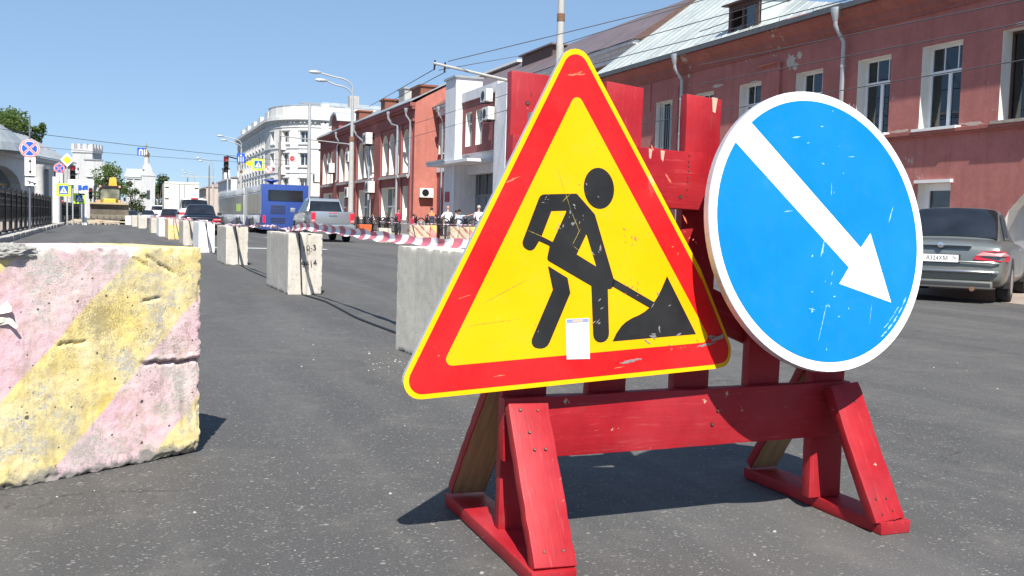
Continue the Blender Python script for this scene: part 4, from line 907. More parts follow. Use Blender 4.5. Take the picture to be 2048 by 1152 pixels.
# scrapes and flaked spots, each with its own outline
def scrape(par, z, items, m, seed, name='scrape'):
    rnd_ = random.Random(seed); mb = MB()
    for x0, y0, x1, y1, w in items:
        A, B = Vector((x0, y0)), Vector((x1, y1)); d = B-A; L = max(d.length, 1e-4); n_ = Vector((-d.y, d.x))/L; K = max(3, int(L/.006)); up_, lo_ = [], []
        for k in range(K+1):
            q = k/K; c = A + d*q + n_*rnd_.uniform(-.3, .3)*w; h_ = w*(sin(pi*q)**.6 if 0 < q < 1 else .05)*rnd_.uniform(.3, 1.0); up_.append((c+n_*h_)); lo_.append((c-n_*h_))
        for k in range(K): mb.poly([(lo_[k].x, lo_[k].y, z), (lo_[k+1].x, lo_[k+1].y, z), (up_[k+1].x, up_[k+1].y, z), (up_[k].x, up_[k].y, z)], m)
    o = mb.build(name, par, fix=False); o['kind'] = 'stuff'; return o
W_G = mat('scraped grey metal', (.26, .25, .24), .6, .2, .2, 60, bd=0); W_Y = mat('dull yellow scratch', (.55, .42, .05), .6, 0, .2, 60, bd=0); W_O = mat('orange scuff', (.80, .17, .08), .6, 0, .2, 60, bd=0); W_R = mat('rust spot', (.25, .10, .04), .8, 0, .3, 60, bd=0)
def around(x, y, r, k, s0, s1, seed):
    q = random.Random(seed); out = []
    for _ in range(k): a_, b_, t_2, l_ = x+q.gauss(0, r), y+q.gauss(0, r), q.uniform(0, pi), q.uniform(s0, s1); out.append((a_, b_, a_+l_*cos(t_2), b_+l_*sin(t_2), l_*q.uniform(.12, .35)))
    return out
scrape(TRI, .0026, around(-.115, .556, .010, 7, .003, .012, 1) + around(-.03, .505, .016, 12, .003, .014, 2) + around(-.075, .47, .008, 6, .003, .014, 3) + around(.035, .575, .018, 5, .003, .010, 4) + around(.06, .40, .012, 5, .004, .02, 5) + around(.28, .16, .05, 12, .005, .03, 6) + around(-.16, .16, .02, 4, .003, .01, 7) + around(.05, .17, .02, 5, .003, .02, 8), W_G, 3)
scrape(TRI, .0025, [(-.075, .66, -.03, .52, .0007), (-.03, .52, -.005, .46, .001), (-.06, .55, -.03, .575, .0008), (-.175, .47, -.12, .445, .0009), (.0, .47, -.03, .42, .0009), (-.03, .42, .02, .38, .0008)], W_Y, 4)
scrape(TRI, .0017, [(-.03, .925, .03, .93, .004), (.0, .93, .02, .938, .003), (-.24, .61, -.19, .63, .003), (-.42, .43, -.39, .445, .002), (.30, .63, .32, .60, .004), (.25, .72, .26, .70, .003), (.36, .50, .375, .47, .003), (-.40, .28, -.36, .29, .0015), (-.3, .045, -.26, .047, .002), (.10, .034, .14, .037, .002)] + around(.38, .40, .03, 10, .003, .014, 9) + around(-.45, .16, .03, 6, .002, .008, 10), W_O, 5)
scrape(TRI, .0018, [(.12, .048, .20, .056, .006), (.40, .077, .475, .085, .005), (.44, .107, .475, .104, .007)], W_G, 6)
scrape(TRI, .0019, around(.345, .075, .006, 5, .004, .012, 11) + around(.41, .092, .006, 4, .004, .01, 12) + around(-.52, .12, .012, 3, .002, .006, 13), W_R, 7)
scrape(TRI, .0022, [(-.33, .26, -.18, .325, .0006), (-.38, .2, -.2, .21, .0005)] + around(.17, .27, .02, 9, .003, .012, 14) + around(.15, .42, .02, 6, .004, .016, 15), W_O, 8)
# raw edge where the corner was torn
mb = MB(); mb.hexa([(.455, .098, .0), (.515, .108, -.02), (.512, .094, -.02), (.458, .088, 0)], [(.455, .098, .003), (.515, .108, -.015), (.512, .094, -.015), (.458, .088, .003)], GALV); mb.build('torn_edge', TRI)
mb = MB()
for x, y in ((-.02, .80), (-.02, .12)): mb.box(x-.12, x+.12, y-.018, y+.018, -.05, -.02, GALV)
mb.build('fixing_bar', TRI)

# ------------------------------------------------------------------ round blue sign
DISC = thing('direction_sign', 'big round blue sign with a white arrow pointing down to the right, tilted back', 'road sign')
frame_obj(DISC, (2.105, 2.68, 1.0047), (.99437, .1060, 0), (-.01897, .17799, .98385))
circ = lambda r, n_=96, cx_=0, cy_=0: [(cx_+r*cos(2*pi*k/n_), cy_+r*sin(2*pi*k/n_)) for k in range(n_)]
mb = plate(circ(.459), -.001, 0, V_WHT, RIMM); mb.lathe([(.459, -.001), (.4605, -.003), (.4605, -.024), (.448, -.025), (.448, -.022), (.456, -.02), (.456, -.003)], RIMM, 96)
mb.build('plate', DISC, fix=False, smooth=True, ang=30)
plate(circ(.429), .0001, .0008, V_BLU).build('blue_field', DISC, fix=False)
plate([(-.267, .340), (-.335, .271), (.100, -.1225), (.052, -.176), (.278, -.240), (.211, -.007), (.161, -.0565)][::-1][::-1], .0009, .0014, V_WHT).build('arrow', DISC, fix=False)
W_L = mat('pale scratch in blue sheeting', (.30, .55, .90), .5, 0, .1, 60, bd=0)
arcs_ = [(.415*cos(a_), .415*sin(a_), .415*cos(a_+.09), .415*sin(a_+.09), .0035) for a_ in (-1.02, -.93, -.84, -.74, -.65)] + [(.400*cos(a_), .400*sin(a_), .402*cos(a_+.09), .402*sin(a_+.09), .002) for a_ in (-.95, -.86, -.77)]
scrape(DISC, .0012, arcs_ + [(-.02, -.09, .0, -.045, .004), (-.01, -.06, .005, -.03, .003), (.05, .115, .056, .16, .002), (.30, .03, .33, .09, .0025), (-.10, .30, -.06, .305, .003), (.14, .25, .17, .252, .002), (-.16, .055, -.12, .06, .0015), (-.06, -.36, -.01, -.24, .0015), (.17, -.31, .19, -.24, .001), (.02, -.15, .03, -.13, .002), (-.08, -.27, -.07, -.25, .003), (-.09, -.255, -.06, -.26, .002)] + around(.02, .28, .09, 10, .003, .014, 21) + around(-.05, -.24, .06, 9, .003, .012, 22) + around(.1, -.3, .1, 8, .002, .01, 23), W_L, 9)
mb = MB()
for y in (.22, -.22): mb.box(-.3, .3, y-.02, y+.02, -.055, -.026, GALV)
mb.box(-.07, -.03, -.3, .3, -.085, -.056, GALV); mb.box(.2, .24, -.3, .3, -.085, -.056, GALV); mb.build('fixing_bar', DISC)

# ------------------------------------------------------------------ concrete blocks
CONC = m_concrete('pale precast concrete', (.54, .50, .43), .18); CONC2 = m_concrete('grey precast concrete', (.58, .54, .46), .18, True, .45)
WBLK = m_concrete('whitewashed concrete', (.82, .81, .79), .05, False, .12)
STR1 = m_striped('faded pink and yellow block paint', (.82, .66, .23), (.74, .50, .54))
STR2 = m_striped('faded yellow and pink block paint', (.85, .55, .12), (.80, .55, .52), bands=((.55, 0), (1.2, 1), (3, 0)), wear_amt=.6, dark=.2)
STR3 = m_striped('tan and red block paint', (.50, .43, .30), (.30, .06, .05), bands=((.14, 0), (.24, 1), (.46, 0), (.58, 1), (.86, 0), (.98, 1), (1.2, 0), (1.32, 1), (3, 0)), wear_amt=.5, dark=.3)
STR4 = m_striped('bright red and yellow block paint', (.80, .50, .08), (.75, .10, .12), bands=((.3, 0), (.7, 1), (3, 0)), wear_amt=.3, dark=.1)
def block_mesh(L, Wd, H, step, m, seed, chip=1.0, groove=None, crack=False, jump=0):
    """box x 0..L, y -Wd..0, z 0..H, with worn arrises; groove cut in the x=0 and x=L ends"""
    def lin(a, b):
        k = max(2, int(round((b-a)/step))); return [a + (b-a)*i/k for i in range(k+1)]
    X, Yv, Z = lin(0, L), lin(-Wd, 0), lin(0, H)
    idx = {}; vs = []; fs = []
    def vid(p):
        k = (round(p[0], 5), round(p[1], 5), round(p[2], 5))
        if k not in idx: idx[k] = len(vs); vs.append(Vector(p))
        return idx[k]
    def sheet(A, B, fn, flip):
        for i in range(len(A)-1):
            for j in range(len(B)-1):
                f = [vid(fn(A[i], B[j])), vid(fn(A[i+1], B[j])), vid(fn(A[i+1], B[j+1])), vid(fn(A[i], B[j+1]))]
                fs.append(f[::-1] if flip else f)
    sheet(X, Z, lambda a, b: (a, 0, b), True); sheet(X, Z, lambda a, b: (a, -Wd, b), False)
    sheet(Yv, Z, lambda a, b: (0, a, b), True); sheet(Yv, Z, lambda a, b: (L, a, b), False)
    sheet(X, Yv, lambda a, b: (a, b, H), False); sheet(X, Yv, lambda a, b: (a, b, 0), True)
    o = Vector((seed*7.3, seed*3.1, seed*1.7)); out = []
    for v in vs:
        nz = noise.noise(v*3+o)*.003 + noise.noise(v*14+o)*.0014 + noise.noise(v*45+o)*.0012
        dx = min(v.x, L-v.x); dy = min(-v.y, Wd+v.y); dz = min(v.z, H-v.z); ds = sorted((dx, dy, dz))
        e = ds[1]       # distance to nearest arris (nearest face is 0)
        bite = max(0, noise.noise(v*9+o*2)-.15)*.030 + max(0, noise.noise(v*30+o*3))*.020 + max(0, noise.noise(v*75+o*4))*.010 + .003
        bite *= chip*(1.35 if v.z < .05 else 1); k = max(0, 1 - e/(.006+bite*1.3))
        c = Vector((L/2, -Wd/2, H/2)); q = v.copy()
        nrm = Vector(((v.x < 1e-4)*-1 + (v.x > L-1e-4), (v.y > -1e-4)*1 + (v.y < -Wd+1e-4)*-1, (v.z > H-1e-4)*1 + (v.z < 1e-4)*-1))
        inw = Vector(((1 if v.x < L/2 else -1) if dx < e+1e-4 or dx == ds[0] else 0, (-1 if v.y > -Wd/2 else 1) if dy <= e+1e-4 else 0, (1 if v.z < H/2 else -1) if dz <= e+1e-4 else 0))
        q += nrm*nz; 
        if inw.length: q += inw*bite*k*.55
        if groove and (v.x < 1e-4 or v.x > L-1e-4):
            g_ = abs(v.y + Wd*groove[0]); w_ = groove[1]
            q.x += (1 if v.x < L/2 else -1)*groove[2]*max(0, min(1, (w_-g_)/.012)) if g_ < w_ else 0
        if crack and v.y > -1e-4:
            if v.x < .30 and v.z < .56:
                zc = .402 + .05*(v.x-.14)*.4 + noise.noise(Vector((v.x*16, 3, 0)))*.016 + noise.noise(Vector((v.x*50, 7, 0)))*.006
                d = zc - v.z; fade = min(1, max(0, (.285-v.x)/.06))
                q.y -= .026*fade*math.exp(-((d-.004)/.0062)**2)
                if d >= .011: q.y -= .007*fade*max(0, 1-d/.3)
                if -.02 < d < 0: q.y += .004*fade
            zc = .752 + .12*(v.x-.12)/.2*(1 if v.x < .25 else .55) + noise.noise(Vector((v.x*18, 1, 5)))*.016
            if .12 < v.x < .31: q.y -= .011*math.exp(-((v.z-zc)/.0055)**2)
            if .49 < v.x < .62: q.y -= .014*math.exp(-((v.z-.505-noise.noise(Vector((v.x*40, 2, 2)))*.014)/.005)**2)*min(1, (.62-v.x)/.02, (v.x-.49)/.02)
            if .18 < v.x < .28: q.y -= .011*math.exp(-((v.z-.655-(.23-v.x)*.15-noise.noise(Vector((v.x*40, 9, 2)))*.010)/.005)**2)*min(1, (.28-v.x)/.02, (v.x-.18)/.02)
        if v.z < 1e-4: q.z = 0.0 if k < .2 else q.z
        out.append(tuple(q))
    me = bpy.data.meshes.new('block'); me.from_pydata(out, [], fs); me.materials.append(m)
    me.polygons.foreach_set('use_smooth', [True]*len(fs)); me.set_sharp_from_angle(angle=radians(60))
    return me
def block(label, cat, x, y, L, Wd, H, rz, m, seed, step=.03, group=None, groove=None, chip=1.0, crack=False):
    o = bpy.data.objects.new('concrete_block', block_mesh(L, Wd, H, step, m, seed, chip, groove, crack)); COL.objects.link(o)
    o.location = (x, y, 0); o.rotation_euler = (0, 0, rz); tag(o, label, cat, group); return o
big = block('foreground concrete block with faded pink and yellow slanted stripes, cut by the left picture edge', 'concrete block', .28, 4.33, 1.5, .5, .862, radians(-148.44), STR1, 1, .0075, crack=True, chip=.95)
LUMP = m_concrete('crumbling grey mortar', (.36, .35, .32), .35)
bm = bmesh.new(); bmesh.ops.create_icosphere(bm, subdivisions=5, radius=1)
for v in bm.verts:
    q = v.co; s_ = 1 + noise.noise(q*1.6)*.35 + noise.noise(q*5)*.22 + noise.noise(q*14)*.10
    v.co = Vector((q.x*.085*s_, q.y*.030*s_, q.z*.030*s_))
me = bpy.data.meshes.new('mortar_lump'); bm.to_mesh(me); bm.free(); me.materials.append(LUMP)
lo = bpy.data.objects.new('mortar_lump', me); COL.objects.link(lo); lo.parent = big; lo.location = (.785, -.012, .848)
PAPER = mat('torn paper', (.78, .72, .62), .7, 0, .08, 30, bs=60, bd=.003); PRINT = mat('printed paper', (.72, .78, .60), .6, 0, .1, 40, bd=0)
mb = MB(); mb.poly([(.845, .004, .628), (.815, .006, .668), (.803, .010, .676), (.790, .016, .654), (.800, .034, .640), (.822, .020, .634)], PAPER)
mb.poly([(.845, .004, .618), (.806, .012, .622), (.790, .022, .612), (.775, .030, .588), (.782, .026, .578), (.800, .012, .596), (.832, .005, .590)], PAPER)
mb.poly([(.838, .0105, .616), (.812, .0130, .618), (.814, .0110, .602), (.832, .0105, .600)], PRINT)
pp = mb.build('paper_scrap', big, fix=False)
GRP = 'concrete blocks in a row along the closed lane'
rowb = [  # label, x(left), y(near), y(far), width, H, material
 ('grey concrete block half hidden behind the triangular sign, nearest of the row', 1.95, 5.75, 7.50, .45, .80, CONC2),
 ('pale concrete block with scrawled black digits, second of the row', 1.90, 12.95, 14.7, .44, .785, CONC),
 ('beige grooved concrete block with worn sides, third of the row', 1.80, 20.6, 22.2, .43, .77, CONC),
 ('bright whitewashed block standing in front of the black sedan', 1.70, 27.3, 29.0, .40, .79, WBLK),
 ('beige block just beyond the large whitewashed one', 1.58, 32.9, 34.7, .40, .78, CONC),
 ('small block painted yellow and pink in the middle of the row', 1.36, 39.4, 41.3, .42, .78, STR2),
 ('small whitewashed block beyond the yellow and pink one', 1.20, 45.4, 47.4, .42, .78, WBLK),
 ('narrow beige block with a dark foot, last before the gap', 1.02, 52.4, 54.2, .40, .76, CONC),
 ('beige block first beyond the gap in the row', .55, 66.5, 68.5, .50, .76, CONC),
 ('pale block next to the whitewashed far end of the row', .20, 74, 76, .55, .78, CONC),
 ('tiny whitewashed block at the far end of the row by the loader wheel', -.25, 84, 86, .55, .7, WBLK)]
for i, (lb, x, y0, y1, w, H, m) in enumerate(rowb):
    o = block(lb, 'concrete block', x if i else 2.08, y0, y1-y0, w, H, radians(90 + (1.6 if i else 5.)), m, i+3, .021 if i < 3 else .05, GRP, groove=(.62, .03, .035) if i < 5 else None, chip=(.9 if m != WBLK else .5) if i else .55)
    # digits sprayed on the near end
    if i == 1:
        for s_, z_, sz in (('10-3', .60, .10), ('9414', .40, .10)):
            text(s_, sz, V_BLK, o, (-.007, -.27, z_), (radians(90), radians(-8), radians(-90)), 'scrawled_digits', .0006)
# rotation 90deg: local +x runs to +Y, local y -w..0 maps to +X 0..w
GR2 = 'striped blocks along the right kerb'
block('tan block with red slanted stripes under the tape, left one at the right kerb', 'concrete block', 12.25-.45, 44.2, .95, .42, .78, radians(0)+0, STR3, 31, .06, GR2)
block('bright red and yellow painted block end beside the left tan block', 'concrete block', 12.78, 44.2, .42, .42, .78, 0, STR4, 32, .06, GR2)
block('tan block with red slanted stripes close to the triangular sign edge', 'concrete block', 11.25, 36.3, .75, .42, .80, 0, STR3, 33, .06, GR2)
block('bright yellow and red painted block end touching the triangular sign edge', 'concrete block', 12.02, 36.3, .42, .42, .80, 0, STR4, 34, .06, GR2)
block('small cream block standing right of the pickup truck', 'concrete block', 9.95, 42.3, .55, .4, .62, 0, CONC, 35, .06, GR2)

# black cable laid over and between the blocks
def cable(name, label, pts, r, m, n_=8, cat='cable'):
    # Catmull-Rom through the points
    P = [Vector(p) for p in pts]; out = []
    for i in range(len(P)-1):
        a, b, c, d = P[max(i-1, 0)], P[i], P[i+1], P[min(i+2, len(P)-1)]
        for k in range(6):
            t = k/6; out.append(.5*((2*b) + (c-a)*t + (2*a-5*b+4*c-d)*t*t + (3*b-a-3*c+d)*t**3))
    out.append(P[-1]); mb = MB(); mb.tube(out, r, m, n_); o = mb.build(name, smooth=True); tag(o, label, cat); return o
CAB = mat('black cable sheath', (.02, .022, .03), .55, 0, .2, 20, bs=60, bd=.001)
cable('cable', 'black cable lying over the block tops and curving along the asphalt', [
 (2.22, 7.56, .02), (2.2, 8.3, .012), (2.13, 9.7, .012), (2.15, 10.7, .012), (2.17, 11.8, .012), (2.10, 12.6, .012), (2.075, 12.88, .02),
 (2.065, 12.915, .2), (2.05, 12.92, .5), (2.03, 12.915, .77), (2.03, 12.96, .795), (2.04, 13.8, .80), (2.03, 14.68, .79), (2.03, 14.76, .7), (2.04, 14.9, .02), (2.07, 16.6, .012), (2.04, 18.5, .012), (2.06, 20.3, .012),
 (2.05, 20.55, .02), (2.02, 20.57, .4), (1.98, 20.57, .76), (1.98, 20.63, .785), (1.98, 22.1, .785), (1.98, 22.3, .05), (2.02, 24.5, .012), (2.05, 26.6, .012), (1.98, 27.24, .02), (1.92, 27.27, .4), (1.88, 27.27, .79), (1.88, 27.35, .805), (1.86, 29.0, .80), (1.86, 29.15, .05), (1.9, 31, .012), (1.86, 32.8, .02), (1.80, 32.85, .4), (1.76, 32.86, .79), (1.74, 34.8, .79), (1.72, 35, .03), (1.7, 38, .012), (1.6, 39.3, .05), (1.55, 39.36, .8)], .010, CAB)
# barrier tape
TPW = mat('white barrier tape', (.80, .80, .82), .4, 0, .03, 10, bd=0); TPR = mat('red barrier tape', (.55, .14, .18), .4, 0, .06, 10, bd=0)
def tape(label, pts, w, seg, twist, cat='barrier tape', n_per=3, puff=.25, group=None):
    P = [Vector(p) for p in pts]; L = 0; path = []
    for i in range(len(P)-1):
        a, b, c, d = P[max(i-1, 0)], P[i], P[i+1], P[min(i+2, len(P)-1)]
        for k in range(30):
            t = k/30; path.append(.5*((2*b) + (c-a)*t + (2*a-5*b+4*c-d)*t*t + (3*b-a-3*c+d)*t**3))
    path.append(P[-1])
    cum = [0]
    for i in range(1, len(path)): cum.append(cum[-1] + (path[i]-path[i-1]).length)
    tot = cum[-1]; step = seg/n_per; K = int(tot/step); mb = MB(); j = 0; rings = []
    for i in range(K+1):
        s_ = i*step
        while j < len(path)-2 and cum[j+1] < s_: j += 1
        t = (s_-cum[j])/max(1e-6, cum[j+1]-cum[j]); p = path[j].lerp(path[j+1], t); d = (path[j+1]-path[j]).normalized()
        up_ = Vector((0, 0, 1)); x = d.cross(up_).normalized(); y = x.cross(d)
        a = twist(s_/tot); ww = w*(.82 + .18*sin(s_*9)); e = y*cos(a) + x*sin(a); f = x*cos(a) - y*sin(a)
        rings.append([p + e*ww*.5*q + f*w*puff*(1-q*q)*(1 + .3*sin(s_*5)) for q in (-1, -.6, -.2, .2, .6, 1)])
    for i in range(K):
        mm = TPW if (i//n_per) % 2 else TPR
        for k in range(5): mb.poly([rings[i][k], rings[i][k+1], rings[i+1][k+1], rings[i+1][k]], mm)
    o = mb.build('barrier_tape', smooth=True, fix=True); tag(o, label, cat, group); return o
tape('red and white barrier tape stretched from the second block to the nearest one', [(2.30, 6.3, .845), (2.28, 7.6, .825), (2.22, 9.3, .835), (2.12, 11.2, .87), (2.02, 12.6, .88), (1.98, 13.4, .83)], .115, .20, lambda t: .35 + .5*sin(t*7) if t > .2 else 1.1-t*3)
tape('narrow twisted barrier tape over the third, fourth and fifth blocks', [(1.98, 13.4, .83), (2.05, 15.5, .84), (2.0, 18, .82), (1.95, 20.7, .80), (1.9, 24.5, .79), (1.85, 27.4, .82), (1.8, 30, .80), (1.75, 33, .81), (1.6, 39.5, .80), (1.4, 45.5, .8), (1.2, 52, .78)], .07, .17, lambda t: t*60)
tape('thin barrier tape strung between the striped blocks at the right kerb', [(13.0, 36.5, .84), (12.4, 40, .86), (11.9, 44.3, .82), (12.3, 48, .84), (12.4, 52, .86)], .06, .2, lambda t: t*30)
# grit, litter on the road
GRIT = mat('pale grit', (.36, .35, .33), .9, 0, .3, 30, bd=0); mb = MB()
rg = random.Random(4)
for i in range(120):
    if i < 45: x, y = rg.gauss(1.75, .16), rg.gauss(6.6, .5)
    else:
        d = 1.6 + 14*rg.random()**1.6; a = radians(21 + rg.uniform(-30, 30)); x, y = d*sin(a), d*cos(a)
    s = rg.choice((.003, .004, .005, .007)) if i > 6 else rg.uniform(.008, .012); a = rg.uniform(0, pi)
    c, sn = cos(a)*s, sin(a)*s; h = s*.7
    mb.hexa([(x-c, y-sn, 0), (x+sn, y-c, 0), (x+c, y+sn, 0), (x-sn, y+c, 0)], [(x-c*.5, y-sn*.5, h), (x+sn*.5, y-c*.5, h), (x+c*.5, y+sn*.5, h), (x-sn*.5, y+c*.5, h)], GRIT)
tag(mb.build('road_grit', fix=False), 'pale stone grit scattered over the asphalt', 'grit', kind='stuff')

# ------------------------------------------------------------------ railings
def rail_left(label, x, y0, x1, y1, H=1.68, pan=2.3, zb=.12):
    t = thing('iron_railing', label, 'railing', (x, y0, 0), -math.atan((x1-x)/(y1-y0)))
    L = math.hypot(x1-x, y1-y0); n_ = int(L/pan); p = L/n_
    pm = MB(); pm.box(-.06, .06, -.06, .06, zb, H+.05, BLACKM); pm.lathe([(.085, H+.05), (.06, H+.12), (.0001, H+.18)], BLACKM, 8); pm.lathe([(.12, zb), (.12, zb+.05), (.07, zb+.1)], BLACKM, 8)
    me = None
    qm = MB(); qm.box(-.025, .025, 0, p, H-.12, H-.06, BLACKM); qm.box(-.025, .025, 0, p, zb+.42, zb+.48, BLACKM); qm.box(-.02, .02, 0, p, zb+1.0, zb+1.05, BLACKM)
    k = 9
    for i in range(k):
        y = p*(i+.5)/k; qm.box(-.022, .022, y-.022, y+.022, zb+.45, H+.02, BLACKM)
        for s_ in (-1, 1):      # pointed leaf shapes between the bars
            qm.hexa([(-.015, y, zb+.5), (.015, y, zb+.5), (.015, y+.02*s_, zb+.5), (-.015, y+.02*s_, zb+.5)], [(-.015, y+.12*s_, zb+.98), (.015, y+.12*s_, zb+.98), (.015, y+.15*s_, zb+.98), (-.015, y+.15*s_, zb+.98)], BLACKM)
            qm.hexa([(-.015, y+.12*s_, zb+.98), (.015, y+.12*s_, zb+.98), (.015, y+.15*s_, zb+.98), (-.015, y+.15*s_, zb+.98)], [(-.015, y, H-.05), (.015, y, H-.05), (.015, y+.02*s_, H-.05), (-.015, y+.02*s_, H-.05)], BLACKM)
        qm.lathe([(.05, -.02), (.05, .02)], BLACKM, 8, 'x', (0, y, zb+1.02))
    P_ = pm.build('post', t); Q_ = qm.build('panel', t)
    for i in range(1, n_+1):
        a = P_.copy(); COL.objects.link(a); a.location = (0, i*p, 0)
        if i < n_: b = Q_.copy(); COL.objects.link(b); b.location = (0, i*p, 0)
    return t
rail_left('black iron railing with leaf pattern along the left kerb', -4.05, 20.5, -4.62, 69.0)
rail_left('farther black railing standing beyond the gap at the crossing, left side', -4.75, 78, -4.45, 103, 1.5, 2.0)
def rail_right(label, x, y0, y1):
    t = thing('iron_railing', label, 'railing', (x, y0, 0)); pan = 1.9; n_ = max(1, int(round((y1-y0)/pan))); p = (y1-y0)/n_
    pm = MB(); pm.box(-.06, .06, -.06, .06, .1, 1.12, BLACKM); pm.lathe([(.09, 1.12), (.05, 1.2), (.0001, 1.26)], BLACKM, 8)
    qm = MB(); qm.box(-.02, .02, 0, p, .32, .38, BLACKM); qm.box(-.02, .02, 0, p, .68, .72, BLACKM)
    arcp = [(0, p/2 - p*.46*cos(pi*k/14), .7 + .40*sin(pi*k/14)) for k in range(15)]; qm.tube(arcp, .03, BLACKM, 6)
    for c in (.3, .7):
        qm.tube([(0, p*c + .13*cos(2*pi*k/12), .84 + .10*sin(2*pi*k/12)) for k in range(13)], .018, BLACKM, 5)
    for k in range(7): y = p*(k+.5)/7; qm.box(-.012, .012, y-.012, y+.012, .36, .7, BLACKM)
    P_ = pm.build('post', t); Q_ = qm.build('panel', t)
    for i in range(1, n_+1):
        a = P_.copy(); COL.objects.link(a); a.location = (0, i*p, 0)
        if i < n_: b = Q_.copy(); COL.objects.link(b); b.location = (0, i*p, 0)
rail_right('black iron railing with arched tops at the right kerb near the triangular sign', 13.1, 30, 47.5)
rail_right('black iron railing with arched tops in front of the arched red house', 13.1, 51.3, 76)

# ------------------------------------------------------------------ poles, lamps, traffic signs
MASTB = mat('brown grey mast', (.22, .19, .165), .8, .1, .2, 3, bs=20, bd=.003, grime=.4)
def pole(label, x, y, h, r0, r1, m=POLE, name='pole', cat='pole'):
    t = thing(name, label, cat, (x, y, 0)); mb = MB(); mb.tube([(0, 0, 0), (0, 0, h*.7), (0, 0, h)], [r0, (r0+r1)/2, r1], m, 12); mb.build('shaft', t, smooth=True); return t
def street_lamp(label, x, y, h, arms, lower=None, group='street lamps on the right side'):
    t = thing('street_lamp', label, 'street lamp', (x, y, 0))
    mb = MB(); mb.tube([(0, 0, 0), (0, 0, h*.62)], [.17, .13], POLED, 12); mb.tube([(0, 0, h*.62), (0, 0, h*.62+.25)], .16, RUST, 12); mb.tube([(0, 0, h*.64), (0, 0, h*.9)], .085, POLE, 10); mb.build('shaft', t, smooth=True)
    for dx, dz in arms:
        mb = MB(); pts = [(0, 0, h*.88 + dz)]
        for k in range(9): a = pi/2*k/8; pts.append((-.9*(1-cos(a))*1.0, 0, h*.9 + dz + .55*sin(a)))
        pts.append((dx+.35, 0, h*.9+dz+.72)); mb.tube(pts, .045, POLE, 8); mb.build('arm', t, smooth=True)
        mb = MB(); mb.lathe([(.02, -.36), (.09, -.26), (.105, .1), (.06, .3), (.02, .36)], LAMPW, 12, 'x', (dx, 0, h*.9+dz+.76)); mb.build('lamp_head', t, smooth=True)
    return t
ARM = [(-2.1, .52), (-1.75, .1)]
street_lamp('double-armed street lamp in front of the arched red house', 11.65, 56, 8.55, ARM)
street_lamp('double-armed street lamp left of the white corner building', 10.9, 108, 8.7, ARM)
street_lamp('double-armed street lamp above the rear of the box truck, middle of the far ones', 11.4, 152, 8.7, ARM)
street_lamp('smallest double-armed street lamp, farthest along the street', 11.6, 200, 8.7, ARM)
t = pole('tall mast with a T-shaped floodlight bar before the white corner building', 15.75, 95, 11.5, .2, .13, POLE, 'mast', 'mast')
mb = MB(); mb.box(-.9, .95, -.12, .12, 11.5, 11.68, GALV); mb.build('floodlight_bar', t)
t = pole('pale tram mast rising behind the apex of the triangular sign', 11.05, 25.6, 8.2, .15, .07, POLED, 'mast', 'mast')
mb = MB(); mb.lathe([(.11, 6.55), (.11, 6.75)], RUST, 12, 'z'); mb.tube([(0, 0, 7.0), (0, 0, 8.4)], .055, WHITEP, 10); mb.build('collar', t)
mb = MB(); mb.tube([(-3.6, 0, 5.12), (.02, 0, 4.62)], [.035, .045], POLED, 8); br = mb.build('bracket_arm', t)
for x, z in ((-3.56, 5.1), (-3.28, 5.07)):
    MB().tube([(x, 0, z+.1), (x, 0, z), (x-.02, 0, z-.16)], [.02, .03, .018], BLACKM, 6).build('insulator', br)
t = pole('brown grey overhead wire mast beyond the blue bus', 11.0, 80, 7.7, .12, .07, MASTB, 'mast', 'mast')
t = pole('brown overhead wire mast with crossarm left of the traffic light', 10.0, 140, 7.5, .14, .08, MASTB, 'mast', 'mast')
mb = MB(); mb.box(-3.6, .8, -.05, .05, 5.9, 6.02, POLED); mb.build('crossarm', t)
t = pole('short brown mast just above the box truck roof', 8.8, 170, 6.8, .14, .1, MASTB, 'mast', 'mast')
# sign faces: built facing -Y
S_BLUE = mat('small sign blue', (.02, .10, .50), .4, bd=0); S_WHITE = mat('small sign white', (.80, .80, .80), .4, bd=0); S_RED = mat('small sign red', (.60, .04, .06), .4, bd=0)
S_PINK = mat('sunbleached sign red', (.70, .22, .22), .5, bd=0); S_LIME = mat('fluorescent lime sign', (.55, .85, .06), .4, bd=0); S_BLACK = mat('small sign black', (.02, .02, .02), .5, bd=0)
S_YEL = mat('small sign yellow', (.88, .62, .02), .4, bd=0)
def face(mb, poly, y, m, d=.012): mb.prism(poly, y-d, y, m)
def rect(x, z, w, h): return [(x-w/2, z-h/2), (x+w/2, z-h/2), (x+w/2, z+h/2), (x-w/2, z+h/2)]
def disc(x, z, r, n_=28): return [(x+r*cos(2*pi*k/n_), z+r*sin(2*pi*k/n_)) for k in range(n_)]
def no_stopping(t, z, r, red, loc=(0, -.08), name='no_stopping_disc'):
    mb = MB(); face(mb, disc(0, z, r), 0, S_WHITE); face(mb, disc(0, z, r*.97), -.013, red, .004)
    for k in range(4):
        a0 = pi/2*k + pi/2; pts = [(0 + r*.16*cos(a0), z + r*.16*sin(a0))] + [(r*.76*cos(a0-pi/4+.18+(pi/2-.36)*q/8), z + r*.76*sin(a0-pi/4+.18+(pi/2-.36)*q/8)) for q in range(9)]
        pw_ = [(0 + r*.10*cos(a0), z + r*.10*sin(a0))] + [(r*.83*cos(a0-pi/4+.13+(pi/2-.26)*q/8), z + r*.83*sin(a0-pi/4+.13+(pi/2-.26)*q/8)) for q in range(9)]
        face(mb, pw_, -.018, S_WHITE, .003); face(mb, pts, -.022, S_BLUE, .003)
    return mb.build(name, t, loc=(loc[0], loc[1], 0))
